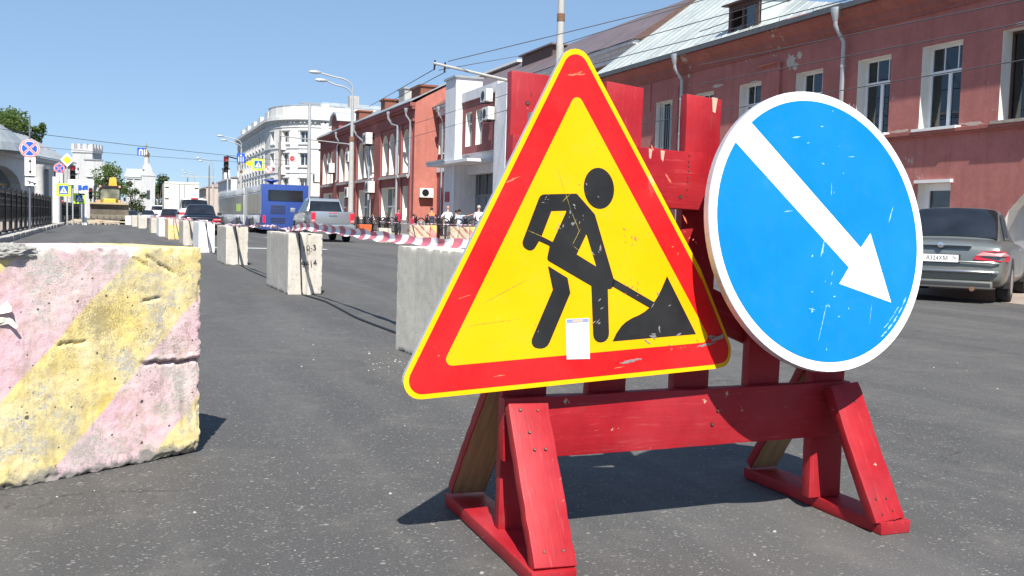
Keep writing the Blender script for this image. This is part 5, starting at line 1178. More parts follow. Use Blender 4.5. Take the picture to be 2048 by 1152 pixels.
def arrow_plate(t, z, w=.36, h=.62, loc=(0, -.08), double=True):
    mb = MB(); face(mb, rect(0, z, w, h), 0, S_WHITE); mb2 = MB()
    face(mb, rect(0, z, .035, h*.55), -.013, S_BLACK, .003)
    face(mb, [(-.07, z-h*.24), (0, z-h*.42), (.07, z-h*.24)], -.013, S_BLACK, .004)
    if double: face(mb, [(-.07, z+h*.24), (.07, z+h*.24), (0, z+h*.42)], -.013, S_BLACK, .004)
    return mb.build('arrow_plate', t, loc=(loc[0], loc[1], 0))
t = pole('round no stopping sign with two white plates on a grey pole above the railing', -3.92, 47, 4.95, .05, .03, mat('dark pole paint', (.12, .13, .16), .6, bd=0), 'traffic_sign', 'road sign')
no_stopping(t, 3.55, .385, S_PINK); arrow_plate(t, 2.80, .42, .78, (.02, -.08))
mb = MB(); face(mb, rect(.06, 2.16, .48, .34), -.08, S_WHITE); mb.build('tow_plate', t)
mb = MB(); mb.hexa([(-.10, -.1, 2.22), (.02, -.1, 2.18), (.02, -.096, 2.14), (-.10, -.096, 2.18)], [(.05, -.1, 2.17), (.26, -.1, 2.10), (.26, -.096, 2.06), (.05, -.096, 2.12)], S_BLACK)
mb.lathe([(.035, -.1), (.035, -.094)], S_BLACK, 10, 'y', (.0, 0, 2.10)); mb.lathe([(.035, -.1), (.035, -.094)], S_BLACK, 10, 'y', (.18, 0, 2.06)); mb.build('tow_symbol', t)
t = pole('smaller no stopping sign with arrow plate over a white pillar, left side', -4.5, 76, 4.3, .05, .05, POLE, 'traffic_sign', 'road sign')
no_stopping(t, 3.88, .36, S_RED); arrow_plate(t, 3.15, .42, .8, double=False)
mb = MB(); mb.box(-.45, .1, .3, .9, .1, 3.3, WH5); mb.build('white_post', t)
t = pole('yellow diamond priority sign beside the red traffic light on the left', -3.95, 75, 4.9, .05, .045, POLE, 'traffic_sign', 'road sign')
mb = MB(); face(mb, [(0, 3.95), (.43, 4.42), (0, 4.89), (-.43, 4.42)], -.06, S_WHITE); face(mb, [(0, 4.12), (.28, 4.42), (0, 4.72), (-.28, 4.42)], -.075, S_YEL, .004); mb.build('diamond', t)
def crossing(t, x, z, s=.62, nm='crossing_plate'):
    mb = MB(); face(mb, rect(x, z, s*1.45, s*1.4), -.06, S_LIME); face(mb, rect(x, z, s*.92, s*.92), -.075, S_BLUE, .003)
    face(mb, [(x-s*.38, z-s*.34), (x+s*.38, z-s*.34), (x, z+s*.38)], -.079, S_WHITE, .003)
    face(mb, [(x-s*.10, z-s*.28), (x-s*.03, z-s*.28), (x+s*.04, z-s*.05), (x+s*.03, z+s*.1), (x-s*.06, z+s*.02), (x-s*.03, z-s*.1)], -.083, S_BLACK, .003)
    face(mb, [(x+s*.12, z-s*.28), (x+s*.18, z-s*.28), (x+s*.06, z-s*.02), (x+s*.0, z-s*.06)], -.083, S_BLACK, .003); mb.lathe([(s*.055, -.087), (s*.055, -.083)], S_BLACK, 8, 'y', (x+s*.02, 0, z+s*.17))
    mb.build(nm, t)
crossing(t, -.22, 2.38)
def traffic_light(label, x, y, z, h=1.15, polez=0, group='traffic lights', lit=True, rz=0, w=.34):
    t = thing('traffic_light', label, 'traffic light', (x, y, 0), rz)
    mb = MB(); mb.box(-w/2, w/2, -.1, .12, z-h/2, z+h/2, BLACKP); mb.build('housing', t, bevel=.02)
    if polez is not None: MB().tube([(0, .1, 0), (0, .1, z+h*.45)], .05, POLE, 8).build('post', t)
    RL = mat('red signal light', (.35, .02, .03), .4, bd=0, emit=((1, .05, .06), .12))
    for k in (1, 0, -1):
        mb = MB(); r = h*.135; zz = z + k*h*.31
        mb.lathe([(.0001, -.13), (r*.8, -.125), (r, -.105)], RL if (k == 1 and lit) else BLACKP, 14, 'y', (0, 0, zz)); mb.build('lens', t)
        v = MB(); v.tube([(r*1.1*cos(a), -.1, zz + r*1.1*sin(a)) for a in [pi*q/8 for q in range(9)]], .012, BLACKP, 4)
        for q in range(8):
            a, b = pi*q/8, pi*(q+1)/8; v.poly([(r*1.1*cos(a), -.1, zz+r*1.1*sin(a)), (r*1.1*cos(b), -.1, zz+r*1.1*sin(b)), (r*1.1*cos(b), -.28, zz+r*1.05*sin(b)), (r*1.1*cos(a), -.28, zz+r*1.05*sin(a))], BLACKP)
        v.build('visor', t)
    return t
t = traffic_light('red traffic light above the long white plate, left side of the street', -3.6, 75, 3.55, 1.05)
mb = MB(); mb.box(-.3, 1.35, -.14, -.12, 2.75, 3.12, S_WHITE); pl = mb.build('stop_plate', t)
text('СТОП', .3, S_BLACK, pl, (.5, -.141, 2.93), (pi/2, 0, 0), 'lettering', .001)
t = pole('blue parking sign with white plates behind the traffic light, left side', -3.0, 77, 3.2, .045, .045, POLE, 'traffic_sign', 'road sign')
mb = MB(); face(mb, rect(-.02, 2.75, .62, .56), -.06, S_BLUE); face(mb, rect(0, 2.25, .6, .3), -.06, S_WHITE); b_ = mb.build('parking_plate', t)
text('P', .5, S_WHITE, b_, (-.02, -.08, 2.75), (pi/2, 0, 0), 'lettering', .002)
crossing(t, -.28, 1.85, .52)
mb = MB(); mb.box(-.1, .22, -.02, .3, 0, 1.9, WHITEP); mb.build('white_cabinet', t)
traffic_light('dark pedestrian signal between the parking sign and the yellow loader', -2.9, 88, 2.4, .9, lit=True, w=.25)
# signs on the cross-street cables
def cable_sign(label, x, y, z, w, h, kind):
    t = thing('hanging_sign', label, 'road sign', (x, y, z))
    mb = MB()
    if kind == 'lane': 
        face(mb, rect(0, 0, w, h), 0, S_BLUE)
        for a in (-.26, .0, .26): face(mb, rect(a*w, -h*.12, w*.08, h*.6), -.013, S_WHITE, .003)
        face(mb, [(-w*.12, h*.2), (w*.12, h*.2), (0, h*.42)], -.013, S_WHITE, .004)
        mb.build('panel', t)
    elif kind == 'merge':
        face(mb, rect(0, 0, w, h), 0, S_BLUE); mb.build('panel', t); m2 = MB()
        m2.prism([(-w*.32, -h*.42), (-w*.18, -h*.42), (-w*.18, h*.1), (-w*.02, h*.22), (-w*.02, h*.36), (-w*.2, h*.32), (-w*.32, h*.16)], -.016, -.013, S_WHITE)
        face(m2, rect(w*.05, -h*.08, w*.12, h*.66), -.013, S_WHITE, .003); face(m2, rect(w*.30, -h*.12, w*.12, h*.58), -.013, S_WHITE, .003); face(m2, [(w*.2, h*.14), (w*.42, h*.14), (w*.3, h*.38)], -.013, S_WHITE, .004); m2.build('arrows', t)
    elif kind == 'sun': face(mb, [(-w/2, 0), (0, -h/2), (w/2, 0), (0, h/2)], 0, S_YEL); mb.build('panel', t)
    elif kind == 'noturn':
        face(mb, disc(0, 0, w/2), 0, S_PINK); face(mb, disc(0, 0, w*.41), -.013, S_WHITE, .003); face(mb, [(-w*.2, -h*.2), (-w*.12, -h*.2), (-w*.12, h*.05), (w*.1, h*.05), (w*.1, h*.13), (-w*.2, h*.13)], -.017, S_BLACK, .003)
        mb.box(-w*.4, w*.4, -.024, -.021, -.03, .03, S_RED, Matrix.Rotation(.78, 4, 'Y')); mb.build('panel', t)
    elif kind == 'noentry': face(mb, disc(0, 0, w/2), 0, S_RED); face(mb, rect(0, 0, w*.7, w*.14), -.013, S_PINK, .003); mb.build('panel', t)
    elif kind == 'cross': 
        crossing(t, 0, 0, w/1.45)
    return t
cable_sign('small blue lane sign with merging white arrows hanging over the street, left', .82, 75, 5.22, .58, .56, 'merge')
cable_sign('blue lane sign with white stripes hanging left of the white corner building', 8.05, 80, 5.40, .62, .70, 'lane')
cable_sign('yellow diamond sign hanging beside the blue lane sign', 8.68, 80, 5.0, .62, .46, 'sun')
cable_sign('lime bordered pedestrian crossing sign hanging before the white corner building', 9.35, 80, 4.95, .92, .8, 'cross')
cable_sign('faint round no turning sign hanging right of the lime crossing sign', 10.15, 80, 4.62, .6, .5, 'noturn')
cable_sign('round red no entry sign on a short arm before the white corner building', 11.95, 80, 5.55, .38, .38, 'noentry')
traffic_light('red traffic light hanging from an arm left of the blue lane sign', 6.95, 80, 4.85, 1.25, polez=None)
t = pole('grey post carrying the overhead traffic light beside the bus', 7.1, 80.3, 5.2, .06, .06, POLE, 'signal_post', 'post')
mb = MB(); mb.tube([(-.1, 0, 5.5), (1.3, 0, 5.2), (1.32, 0, 5.0)], .05, BLACKM, 6); mb.build('signal_arm', t)

# ------------------------------------------------------------------ overhead wires
WIRE = mat('overhead wire', (.10, .10, .105), .6, .2, .1, 5, bd=0)
def wire(label, a, b, r=.012, sag=.0, name='overhead_wire', group='overhead wires'):
    A, B = Vector(a), Vector(b); mb = MB(); mb.tube([A.lerp(B, k/10) - Vector((0, 0, sag*4*(k/10)*(1-k/10))) for k in range(11)], r, WIRE, 5)
    tag(mb.build(name, smooth=True), label, 'wire', group)
wire('upper overhead wire from the bracket tip rising past the sign apex', (7.85, 25.6, 5.2), (13.06, 22, 6.6), .012)
wire('overhead wire rising from the mast to the top picture edge', (11.0, 25.6, 5.9), (15.9, 21.0, 7.6), .012)
wire('overhead wire just under the upper one, ending at the brown attic', (7.6, 25.6, 4.95), (19.2, 49.0, 9.72), .011)
wire('contact wire running from the bracket tip down the street', (7.5, 25.6, 4.98), (11.0, 49, 6.5), .012)
wire('second contact wire running from the bracket down the street', (7.8, 25.6, 4.93), (11.18, 45, 6.4), .012)
wire('crosswise cable carrying the signs, upper one over the street', (-8, 50, 4.75), (12.5, 82, 5.45), .016, .15)
wire('lower crosswise cable over the far end of the street', (-5.5, 70, 4.95), (11.9, 81, 5.1), .014, .1)
mb = MB(); mb.tube([(11.0, 80, 7.25), (11.5, 56, 5.13)], .035, POLED, 8); tag(mb.build('span_pipe', smooth=True), 'pale span pipe between the street lamp and the mast beyond the bus', 'pipe')
wire('lowest wire crossing the red house wall near the blue sign', (14, 23.1, 4.77), (14, 11.5, 4.56), .011)
wire('steep wire across the red house cornice', (14, 23.13, 5.27), (14, 9, 4.85), .012)
wire('upper wire crossing the pale tin roof', (14, 23.2, 6.15), (14, 15, 6.3), .012)
wire('middle wire crossing the pale tin roof', (14, 30, 6.6), (14, 17, 6.25), .012)
wire('lower wire crossing the pale tin roof toward the gutter', (14, 32, 6.25), (14, 14, 5.75), .012)
wire('low wire over the first floor windows of the red house', (14, 30, 4.0), (14, 11.5, 3.96), .010)
wire('lower wire across the orange end wall', (14, 70, 6.0), (14, 30, 6.1), .012)
wire('second wire across the orange end wall', (14.1, 70, 5.3), (14, 30, 5.5), .012)

# ------------------------------------------------------------------ vehicles (local: rear bumper at y = 0, nose at +y)
def paint(name, c, metal=.4, rough=.3, dust=.25):
    m, n, l, p = nt(name); v = coords(n, l); sp = n.new('ShaderNodeSeparateXYZ'); l.new(v, sp.inputs[0])
    d = math_(n, l, 'ADD', math_(n, l, 'MULTIPLY', noi(n, l, v, 5, 6, .65), .9), math_(n, l, 'MULTIPLY', sp.outputs[2], -.55))
    dirt = ramp(n, l, d, [(.0, dust), (.5, .0)]) if False else ramp(n, l, d, [(.05, .0), (.45, dust*2)])
    l.new(mix(n, l, dirt, c, (.20, .18, .15)), p.inputs['Base Color'])
    l.new(ramp(n, l, dirt, [(0, rough), (1, .8)]), p.inputs['Roughness'])
    p.inputs['Metallic'].default_value = metal; p.inputs['Coat Weight'].default_value = .5; p.inputs['Coat Roughness'].default_value = .12
    return m
TYRE = mat('tyre rubber', (.022, .022, .023), .85, 0, .3, 12, bs=60, bd=.002); RIM = mat('alloy rim', (.55, .56, .57), .35, .8, .1, 10, bd=0)
PLASTIC = mat('black bumper plastic', (.03, .03, .032), .65, 0, .2, 10, bs=60, bd=.001); CHROME = mat('chrome trim', (.75, .75, .76), .15, .95, .03, 5, bd=0)
LREDM = mat('tail lamp red', (.45, .012, .03), .15, 0, .1, 20, bd=0, coat=.6); LWHITE = mat('tail lamp clear', (.62, .34, .34), .15, 0, .1, 20, bd=0, coat=.6)
LRED_ON = mat('lit brake lamp', (.55, .01, .03), .2, bd=0, emit=((1, .05, .06), .3)); PLATEW = mat('number plate white', (.75, .75, .74), .45, 0, .03, 20, bd=0)
def loft(mb, rings, m, closed=True, caps=True):
    k = len(rings[0]); vs = [p for r in rings for p in r]
    fs = [(i*k+j, i*k+(j+1) % k, (i+1)*k+(j+1) % k, (i+1)*k+j) for i in range(len(rings)-1) for j in range(k if closed else k-1)]
    if caps: fs += [list(range(k))[::-1], list(range((len(rings)-1)*k, len(rings)*k))]
    mb.add(vs, fs, m)
def body_ring(y, hw, z0, z1, crown=.03, tuck=.9):
    h = z1-z0; R = [(hw*.80, z0), (hw*.96, z0+h*.10), (hw, z0+h*.35), (hw*.995, z0+h*.68), (hw*.955, z0+h*.93), (hw*tuck, z1), (hw*.5, z1+crown*.8)]
    return [(x, y, z) for x, z in R] + [(0, y, z1+crown)] + [(-x, y, z) for x, z in R[::-1]]
def wheel(par, x, y, r, w, rimm=RIM, spokes=7):
    s = 1 if x > 0 else -1
    mb = MB(); mb.lathe([(r*.62, -w/2), (r*.93, -w/2), (r, -w*.36), (r, w*.36), (r*.93, w/2), (r*.62, w/2), (r*.62, w/2-.03)], TYRE, 28, 'x', (0, 0, 0)); wo = mb.build('wheel', par, loc=(x-s*w/2, y, r), smooth=True)
    mb = MB(); mb.lathe([(.0001, s*(w/2-.07)), (r*.6, s*(w/2-.06)), (r*.63, s*(w/2-.005))], BLACKP, 24, 'x')
    for k in range(spokes):
        a = 2*pi*k/spokes; mb.box(s*(w/2-.045)-.012, s*(w/2-.045)+.012, -r*.055, r*.055, r*.08, r*.61, rimm, Matrix.Rotation(a, 4, 'X'))
    mb.lathe([(r*.58, s*(w/2-.03)), (r*.64, s*(w/2-.03)), (r*.64, s*(w/2-.0))], rimm, 28, 'x'); mb.lathe([(.0001, s*(w/2-.02)), (r*.13, s*(w/2-.025)), (r*.14, s*(w/2-.05))], rimm, 14, 'x'); mb.build('rim', wo, smooth=True)
def arch(mb, x, y, r, R):
    s = 1 if x > 0 else -1
    pts = [(y + R*cos(a), r + R*sin(a)) for a in [-.25+ (pi+.5)*k/14 for k in range(15)]]
    mb.add([(x+s*.004, a, b) for a, b in pts] + [(x-s*.25, a, b) for a, b in pts], [list(range(15))] + [(i, i+1, 15+i+1, 15+i) for i in range(14)], PLASTIC)
def quad_inset(a, b, c, d, k0=.08, k1=.1, off=.006):
    """inset quad on a face given by 4 corners, pushed outwards"""
    a, b, c, d = map(Vector, (a, b, c, d)); n_ = (b-a).cross(d-a).normalized()*off
    f = lambda u, v: (a.lerp(b, u).lerp(d.lerp(c, u), v) + n_)
    return [tuple(f(k0, k1)), tuple(f(1-k0, k1)), tuple(f(1-k0, 1-k1)), tuple(f(k0, 1-k1))]
def car(label, x, y, rz, L, Wd, H, P, kind='sedan', lit=False, plate=None, scale=1, cat='car', name='parked_car', detail=False, r=.31):
    t = thing(name, label, cat, (x, y, 0), rz, scale=scale); hw = Wd/2; zb = .20; belt = H*.62
    S = {'sedan': dict(b=[(0, .86, .36, belt*.80), (.06, .95, .26, belt*.97), (.25, 1, .2, belt*1.02), (.95, 1, .19, belt*1.04), (1.5, 1, .19, belt*1.02), (L*.72, 1, .19, belt*.98), (L*.9, .97, .2, belt*.84), (L*.97, .88, .24, belt*.74), (L, .74, .32, belt*.62)],
                   g=[(.72, .80, belt), (1.55, .66, H), (L*.52, .66, H), (L*.73, .80, belt)], tl=1.0),
         'hatch': dict(b=[(0, .88, .36, belt*.86), (.06, .96, .26, belt*1.0), (.25, 1, .2, belt), (1.5, 1, .19, belt), (L*.72, 1, .19, belt*.97), (L*.9, .97, .2, belt*.84), (L*.97, .88, .24, belt*.74), (L, .74, .32, belt*.62)],
                   g=[(.06, .84, belt), (.42, .72, H*.985), (L*.5, .72, H), (L*.72, .82, belt)], tl=1.0)}[kind]
    mb = MB(); loft(mb, [body_ring(a, hw*b, c, d) for a, b, c, d in S['b']], P)
    o = mb.build('body', t, smooth=True, ang=180); md = o.modifiers.new('s', 'SUBSURF'); md.levels = 1 if not detail else 2; md.render_levels = md.levels
    # greenhouse: rounded sections from boot to bonnet, glass patches follow it
    (y0, k0, _), (y1, k1, z1), (y2, k2, z2), (y3, k3, _) = S['g']; zb_ = belt*.965
    def gring(y_, kb, kt, z, f):
        w_, t_ = hw*kb, hw*kt; q = [(-w_*1.02, zb_), (-(w_*(1-f)+t_*f)*1.0, zb_+(z-zb_)*.55), (-t_*1.01, z-.075), (-t_*.90, z-.022), (-t_*.55, z-.004)]
        q = [(x_, z_) for x_, z_ in q]; return [(x_, y_, z_) for x_, z_ in q] + [(0, y_, z+.004)] + [(-x_, y_, z_) for x_, z_ in q[::-1]]
    ym = lambda a_, b_, t: a_+(b_-a_)*t
    rings = [gring(y0-.02, k0, k0*.97, zb_+.03, .5), gring(ym(y0, y1, .5), .5*(k0+k1)+.05, .5*(k0+k1), ym(zb_, z1, .56), .5), gring(ym(y0, y1, .93), .93*k1+.07*k0+.09, k1*1.01, ym(zb_, z1, .95), .6), gring(y1+.22, k1+.13, k1, z1, .6),
             gring((y1+y2)/2, k1+.16, k1*1.02, z1+.012, .6), gring(y2-.2, k2+.14, k2, z2-.01, .6), gring(ym(y2, y3, .12), k2+.11, k2, ym(z2, zb_, .10), .6), gring(y3, k3, k3*.97, zb_+.02, .5)]
    mb = MB(); loft(mb, rings, P, closed=False, caps=False); cabo = mb.build('cabin', t, smooth=True, ang=180, fix=False); md = cabo.modifiers.new('s', 'SUBSURF'); md.levels = md.render_levels = 1 if not detail else 2
    def patch(nm, r0, r1, t0, t1, js, m_, off=.012, sub=4):
        """glass on the loft between rings r0 (at t0) and r1 (at t1), over profile points js"""
        vs = []; 
        for q in range(sub+1):
            u = t0+(t1-t0)*q/sub
            if isinstance(r0, int): 
                pos = r0 + (r1-r0)*u; i_ = min(int(pos), len(rings)-2); fr = pos-i_; A_, B_ = rings[i_], rings[i_+1]
            for j_ in js: 
                j0 = int(j_); g_ = j_-j0; a_ = Vector(A_[j0]).lerp(Vector(A_[min(j0+1, 10)]), g_); b_ = Vector(B_[j0]).lerp(Vector(B_[min(j0+1, 10)]), g_)
                p_ = a_.lerp(b_, fr); c_ = Vector((0, (y1+y2)/2, zb_)); n__ = (p_-Vector((0, min(max(p_.y, y1+.3), y2-.3), zb_))).normalized(); vs.append(tuple(p_+n__*off))
        k_ = len(js); mb = MB(); mb.add(vs, [(a_*k_+b_, a_*k_+b_+1, (a_+1)*k_+b_+1, (a_+1)*k_+b_) for a_ in range(sub) for b_ in range(k_-1)], m_); mb.build(nm, t, fix=False, smooth=True, ang=180)
    patch('rear_window', 0, 3, .10, .70 if kind == 'sedan' else .58, (2.3, 3, 4, 5, 6, 7, 7.7), DGLASS, .014, 6)
    for js in ((.22, 1, 1.8), (8.2, 9, 9.78)):
        patch('side_window', 0, 7, .36, .53, js, DGLASS, .014); patch('side_window', 0, 7, .56, .80, js, DGLASS, .014)
    for s in (1, -1):
        for yy in (r+.62, L-r-.55):
            mb = MB(); arch(mb, s*hw*.992, yy, r, r+.055); mb.build('wheel_arch', t, fix=False); wheel(t, s*hw*1.0, yy, r, .2)
        mb = MB(); mb.box(-.11, .11, -.05, .05, -.06, .08, P); mb.build('mirror', t, loc=(s*(hw+.13), L*.66, belt+.10), bevel=.03, seg=2, smooth=True)
    lamp = LRED_ON if lit else LREDM
    zt = belt*.80 if kind == 'sedan' else belt*.86
    for s in (1, -1):
        mb = MB(); pts_o = [(s*hw*.50, -.022, zt-.075), (s*hw*.52, -.022, zt-.02), (s*hw*.62, -.018, zt+.055), (s*hw*.82, .0, zt+.07), (s*hw*.965, .08, zt+.06), (s*hw*1.012, .26, zt-.01), (s*hw*1.015, .22, zt-.09), (s*hw*.90, .0, zt-.09)]
        mb.add(pts_o + [(a*.96, b+.12, c) for a, b, c in pts_o], [list(range(8))] + [(i, (i+1) % 8, 8+(i+1) % 8, 8+i) for i in range(8)], lamp)
        o = mb.build('tail_lamp', t, bevel=.008, seg=1, smooth=True)
        mb = MB(); mb.add([(s*hw*.535, -.030, zt-.005), (s*hw*.63, -.027, zt+.043), (s*hw*.82, -.010, zt+.056), (s*hw*.96, .07, zt+.045), (s*hw*1.01, .20, zt-.002), (s*hw*.90, -.006, zt-.012)], [(0, 1, 2, 3, 4, 5)], LWHITE); mb.build('clear_lens', o, fix=False)
    mb = MB(); mb.box(-.27, .27, -.03, .02, zt-.13, zt-.0, PLASTIC) if kind == 'sedan' else mb.box(-.27, .27, -.03, .02, .5, .63, PLASTIC)
    zp = zt-.065 if kind == 'sedan' else .565
    mb.build('plate_recess', t); mb = MB(); mb.box(-.25, .25, -.042, -.031, zp-.055, zp+.055, PLATEW); pl_ = mb.build('number_plate', t, bevel=.004, seg=1)
    if plate: text(plate, .088, S_BLACK, pl_, (-.045, -.0425, zp), (pi/2, 0, 0), 'lettering', .0006, sx=.92); text('76', .055, S_BLACK, pl_, (.19, -.0425, zp+.012), (pi/2, 0, 0), 'lettering', .0006)
    mb = MB(); mb.box(-hw*.86, hw*.86, -.045, .08, .44, .50, P); mb.box(-hw*.8, hw*.8, -.02, .1, .22, .34, PLASTIC); mb.build('bumper', t, bevel=.03, seg=2, smooth=True)
    return t
PGREY = paint('dusty grey green car paint', (.20, .22, .21), .55, .32, .35); PBLK = paint('black car paint', (.012, .015, .028), .3, .2, .1); PSIL = paint('silver car paint', (.43, .46, .49), .7, .3, .12)
PWHT = paint('white car paint', (.72, .73, .74), 0, .3, .1); PDRED = paint('dark red car paint', (.12, .02, .03), .3, .3, .2); PGR2 = paint('mid grey car paint', (.20, .21, .23), .5, .3, .15)
gc = car('dusty grey-green saloon parked nose to the red house, right of the round blue sign', 11.28, 11.62, radians(-52), 4.72, 1.80, 1.45, PGREY, 'sedan', plate='А324ХМ', detail=True)
mb = MB(); mb.box(-.42, .42, -.035, .03, .965*.88+.005, .965*.88+.03, CHROME); mb.lathe([(.0001, -.052), (.045, -.048), (.05, -.02)], CHROME, 18, 'y', (0, 0, .855)); mb.build('chrome_badge', gc, smooth=True)
mb = MB(); mb.tube([(-.79, .01, .47), (-.70, -.055, .475), (.70, -.055, .475), (.79, .01, .47)], .016, CHROME, 8); mb.tube([(-.80, .02, .60), (-.72, -.03, .615), (.72, -.03, .615), (.80, .02, .60)], .012, PGREY, 8); mb.build('bumper_strip', gc, smooth=True)
mb = MB(); mb.lathe([(.035, -.03), (.04, .12)], RUST, 12, 'y', (.45, 0, .22)); mb.build('exhaust', gc)
mb = MB()
for yy in (1.95, 2.75): mb.box(.893, .915, yy, yy+.15, .78, .81, CHROME)
mb.build('door_handle', gc, bevel=.005)
car('black saloon with lit tail lamps right behind the whitewashed block', 3.28, 50, 0, 4.5, 1.78, 1.47, PBLK, 'sedan', lit=True, name='queued_car')
sv_ = car('white tall estate car between the black saloon and the box truck', 3.52, 60, 0, 4.5, 1.84, 1.95, PWHT, 'hatch', lit=True, name='queued_car')
MB().box(-.2, .2, .36, .42, 1.86, 1.91, LRED_ON).build('high_brake_lamp', sv_)
car('dark red car mostly hidden left of the white estate car', 2.55, 68, 0, 4.3, 1.7, 1.42, PDRED, 'sedan', name='queued_car', scale=.9)
car('mid grey car queued left of the box truck', 1.75, 104, 0, 4.5, 1.78, 1.45, PGR2, 'sedan', name='queued_car', scale=.85)
car('dark car queued beside the loader, farthest left of the queue', .35, 113, 0, 4.4, 1.75, 1.45, PBLK, 'sedan', name='queued_car', scale=.8)
car('small white van ahead of the grey car, left of the truck cab', 3.3, 128, 0, 4.6, 1.8, 1.95, PWHT, 'hatch', name='queued_van', cat='van')

# silver pickup
PU = thing('pickup_truck', 'silver pickup truck with lit brake lamps driving away behind the barrier tape', 'pickup truck', (7.80, 40.9, 0))
mb = MB(); loft(mb, [body_ring(a, .92*b, c, d, .0, .97) for a, b, c, d in [(0.12, .97, .62, 1.22), (.16, 1, .58, 1.25), (1.9, 1, .52, 1.25), (1.95, 1, .5, 1.22), (3.6, 1, .48, 1.18), (4.6, .99, .5, 1.12), (5.05, .93, .5, 1.0), (5.2, .8, .55, .85)]], PSIL); mb.build('body', PU, smooth=True, ang=50)
base = [(-.82, 1.78, 1.2), (.82, 1.78, 1.2), (.84, 4.0, 1.15), (-.84, 4.0, 1.15)]; top = [(-.68, 1.98, 1.74), (.68, 1.98, 1.74), (.66, 3.05, 1.78), (-.66, 3.05, 1.78)]; top2 = [(-.6, 2.05, 1.81), (.6, 2.05, 1.81), (.58, 2.95, 1.83), (-.58, 2.95, 1.83)]
mb = MB(); mb.hexa(base, top, PSIL); mb.hexa(top, top2, PSIL); mb.build('cabin', PU, bevel=.05, seg=3, smooth=True)
MB().poly(quad_inset(base[0], base[1], top[1], top[0], .06, .1, .01), DGLASS).build('rear_window', PU, fix=False)
for s in (1, -1):
    b0, b1, t1, t0 = (base[1], base[2], top[2], top[1]) if s > 0 else (base[3], base[0], top[0], top[3])
    f = lambda u, v: Vector(b0).lerp(Vector(b1), u).lerp(Vector(t0).lerp(Vector(t1), u), v)
    for u0, u1 in ((.1, .42), (.46, .86)):
        q = [f(u0, .1), f(u1, .1), f(u1, .9), f(u0, .9)]; nn_ = (q[1]-q[0]).cross(q[3]-q[0]).normalized()*.01; MB().poly([tuple(p+nn_) for p in q], DGLASS).build('side_window', PU, fix=False)
    for yy in (1.25, 4.3): mb = MB(); arch(mb, s*.925, yy, .38, .46); mb.build('wheel_arch', PU, fix=False); wheel(PU, s*.92, yy, .38, .25)
    mb = MB(); mb.box(s*.80-.085, s*.80+.085, .06, .16, .80, 1.19, LRED_ON); tl = mb.build('tail_lamp', PU, bevel=.02); MB().box(s*.80-.07, s*.80+.07, .052, .06, .83, .9, LWHITE).build('clear_lens', tl)
    MB().box(-.1, .1, -.06, .06, -.1, .1, PSIL).build('mirror', PU, loc=(s*1.08, 3.75, 1.28), bevel=.03, smooth=True)
mb = MB(); mb.box(-.70, .70, .06, .14, .76, 1.235, PSIL); tg = mb.build('tailgate', PU, bevel=.02, smooth=True)
MB().box(-.17, .17, .04, .065, 1.06, 1.13, CHROME).build('handle', tg); MB().box(-.18, .18, .045, .06, 1.19, 1.21, LRED_ON).build('high_brake_lamp', tg)
mb = MB(); mb.box(-.92, .92, .0, .16, .56, .70, PSIL); mb.box(-.55, -.42, -.02, .1, .40, .62, PLASTIC); mb.box(.42, .55, -.02, .1, .40, .62, PLASTIC); mb.box(-.6, .6, .2, 1.2, .42, .55, PLASTIC); mb.build('bumper', PU, bevel=.02)
mb = MB(); mb.box(-.33, .33, -.02, .0, .50, .64, PLATEW); mb.build('number_plate', PU)

# articulated bus
BUSB = paint('blue bus paint', (.03, .07, .28), .1, .35, .05); BUSW = paint('white bus paint', (.66, .68, .72), 0, .4, .1); BELL = mat('grey bellows fabric', (.40, .40, .38), .8, 0, .1, 8, bs=20, bd=.02)
BUSG = m_glass('bus window glass', (.03, .035, .04), .25, .35)
BUS = thing('articulated_bus', 'long blue and white articulated bus in the far lane left of the pickup truck', 'bus', (6.85, 56.6, 0))
BW, BH = 2.5, 2.74
def bus_section(nm, y0, y1, m_low, m_top, first=False):
    mb = MB(); mb.box(0, BW, y0, y1, .28, 1.05, m_low); mb.box(.02, BW-.02, y0+.02, y1, 1.05, 2.35, m_top); mb.box(0, BW, y0, y1, 2.35, BH, BUSW if not first else BUSW)
    s = mb.build(nm, BUS, bevel=.05, seg=2, smooth=True); n_ = max(2, int((y1-y0-.6)/1.5)); w = (y1-y0-.6)/n_
    for k in range(n_):
        a = y0+.4+k*w; MB().box(-.008, .03, a+.04, a+w-.04, 1.12, 2.28, BUSG).build('side_window', s)
        MB().box(BW-.03, BW+.008, a+.04, a+w-.04, 1.12, 2.28, BUSG).build('side_window', s)
    return s
rs = bus_section('rear_section', .0, 7.6, BUSW, BUSW, True); fs_ = bus_section('front_section', 9.6, 28.5, BUSW, BUSW)
mb = MB()
for k in range(10): mb.box(.04, BW-.04, 7.62+k*.2, 7.74+k*.2, .35, BH+.02, BELL); mb.box(.12, BW-.12, 7.74+k*.2, 7.82+k*.2, .4, BH-.05, BELL)
mb.build('bellows', BUS)
mb = MB(); mb.box(-.015, BW+.015, -.12, .9, .25, BH+.01, BUSB); mb.box(-.01, .01, .9, 2.6, .26, .62, BUSB); mb.prism([(.0, 0)]*0 or [(.3, 1.95), (BW-.3, 1.95), (BW-.3, 2.45), (.3, 2.45)], -.135, -.12, DGLASS)
tail = mb.build('tail_panel', BUS, bevel=.05, seg=2, smooth=True)
mb = MB(); mb.box(.32, 2.2, -.15, -.12, 1.85, 2.42, DGLASS); mb.build('rear_window', BUS)
for k in range(12):
    if k not in (4, 5): MB().box(.45, 1.25, -.14, -.125, .62+k*.085, .655+k*.085, PLASTIC).build('vent_slat', tail)
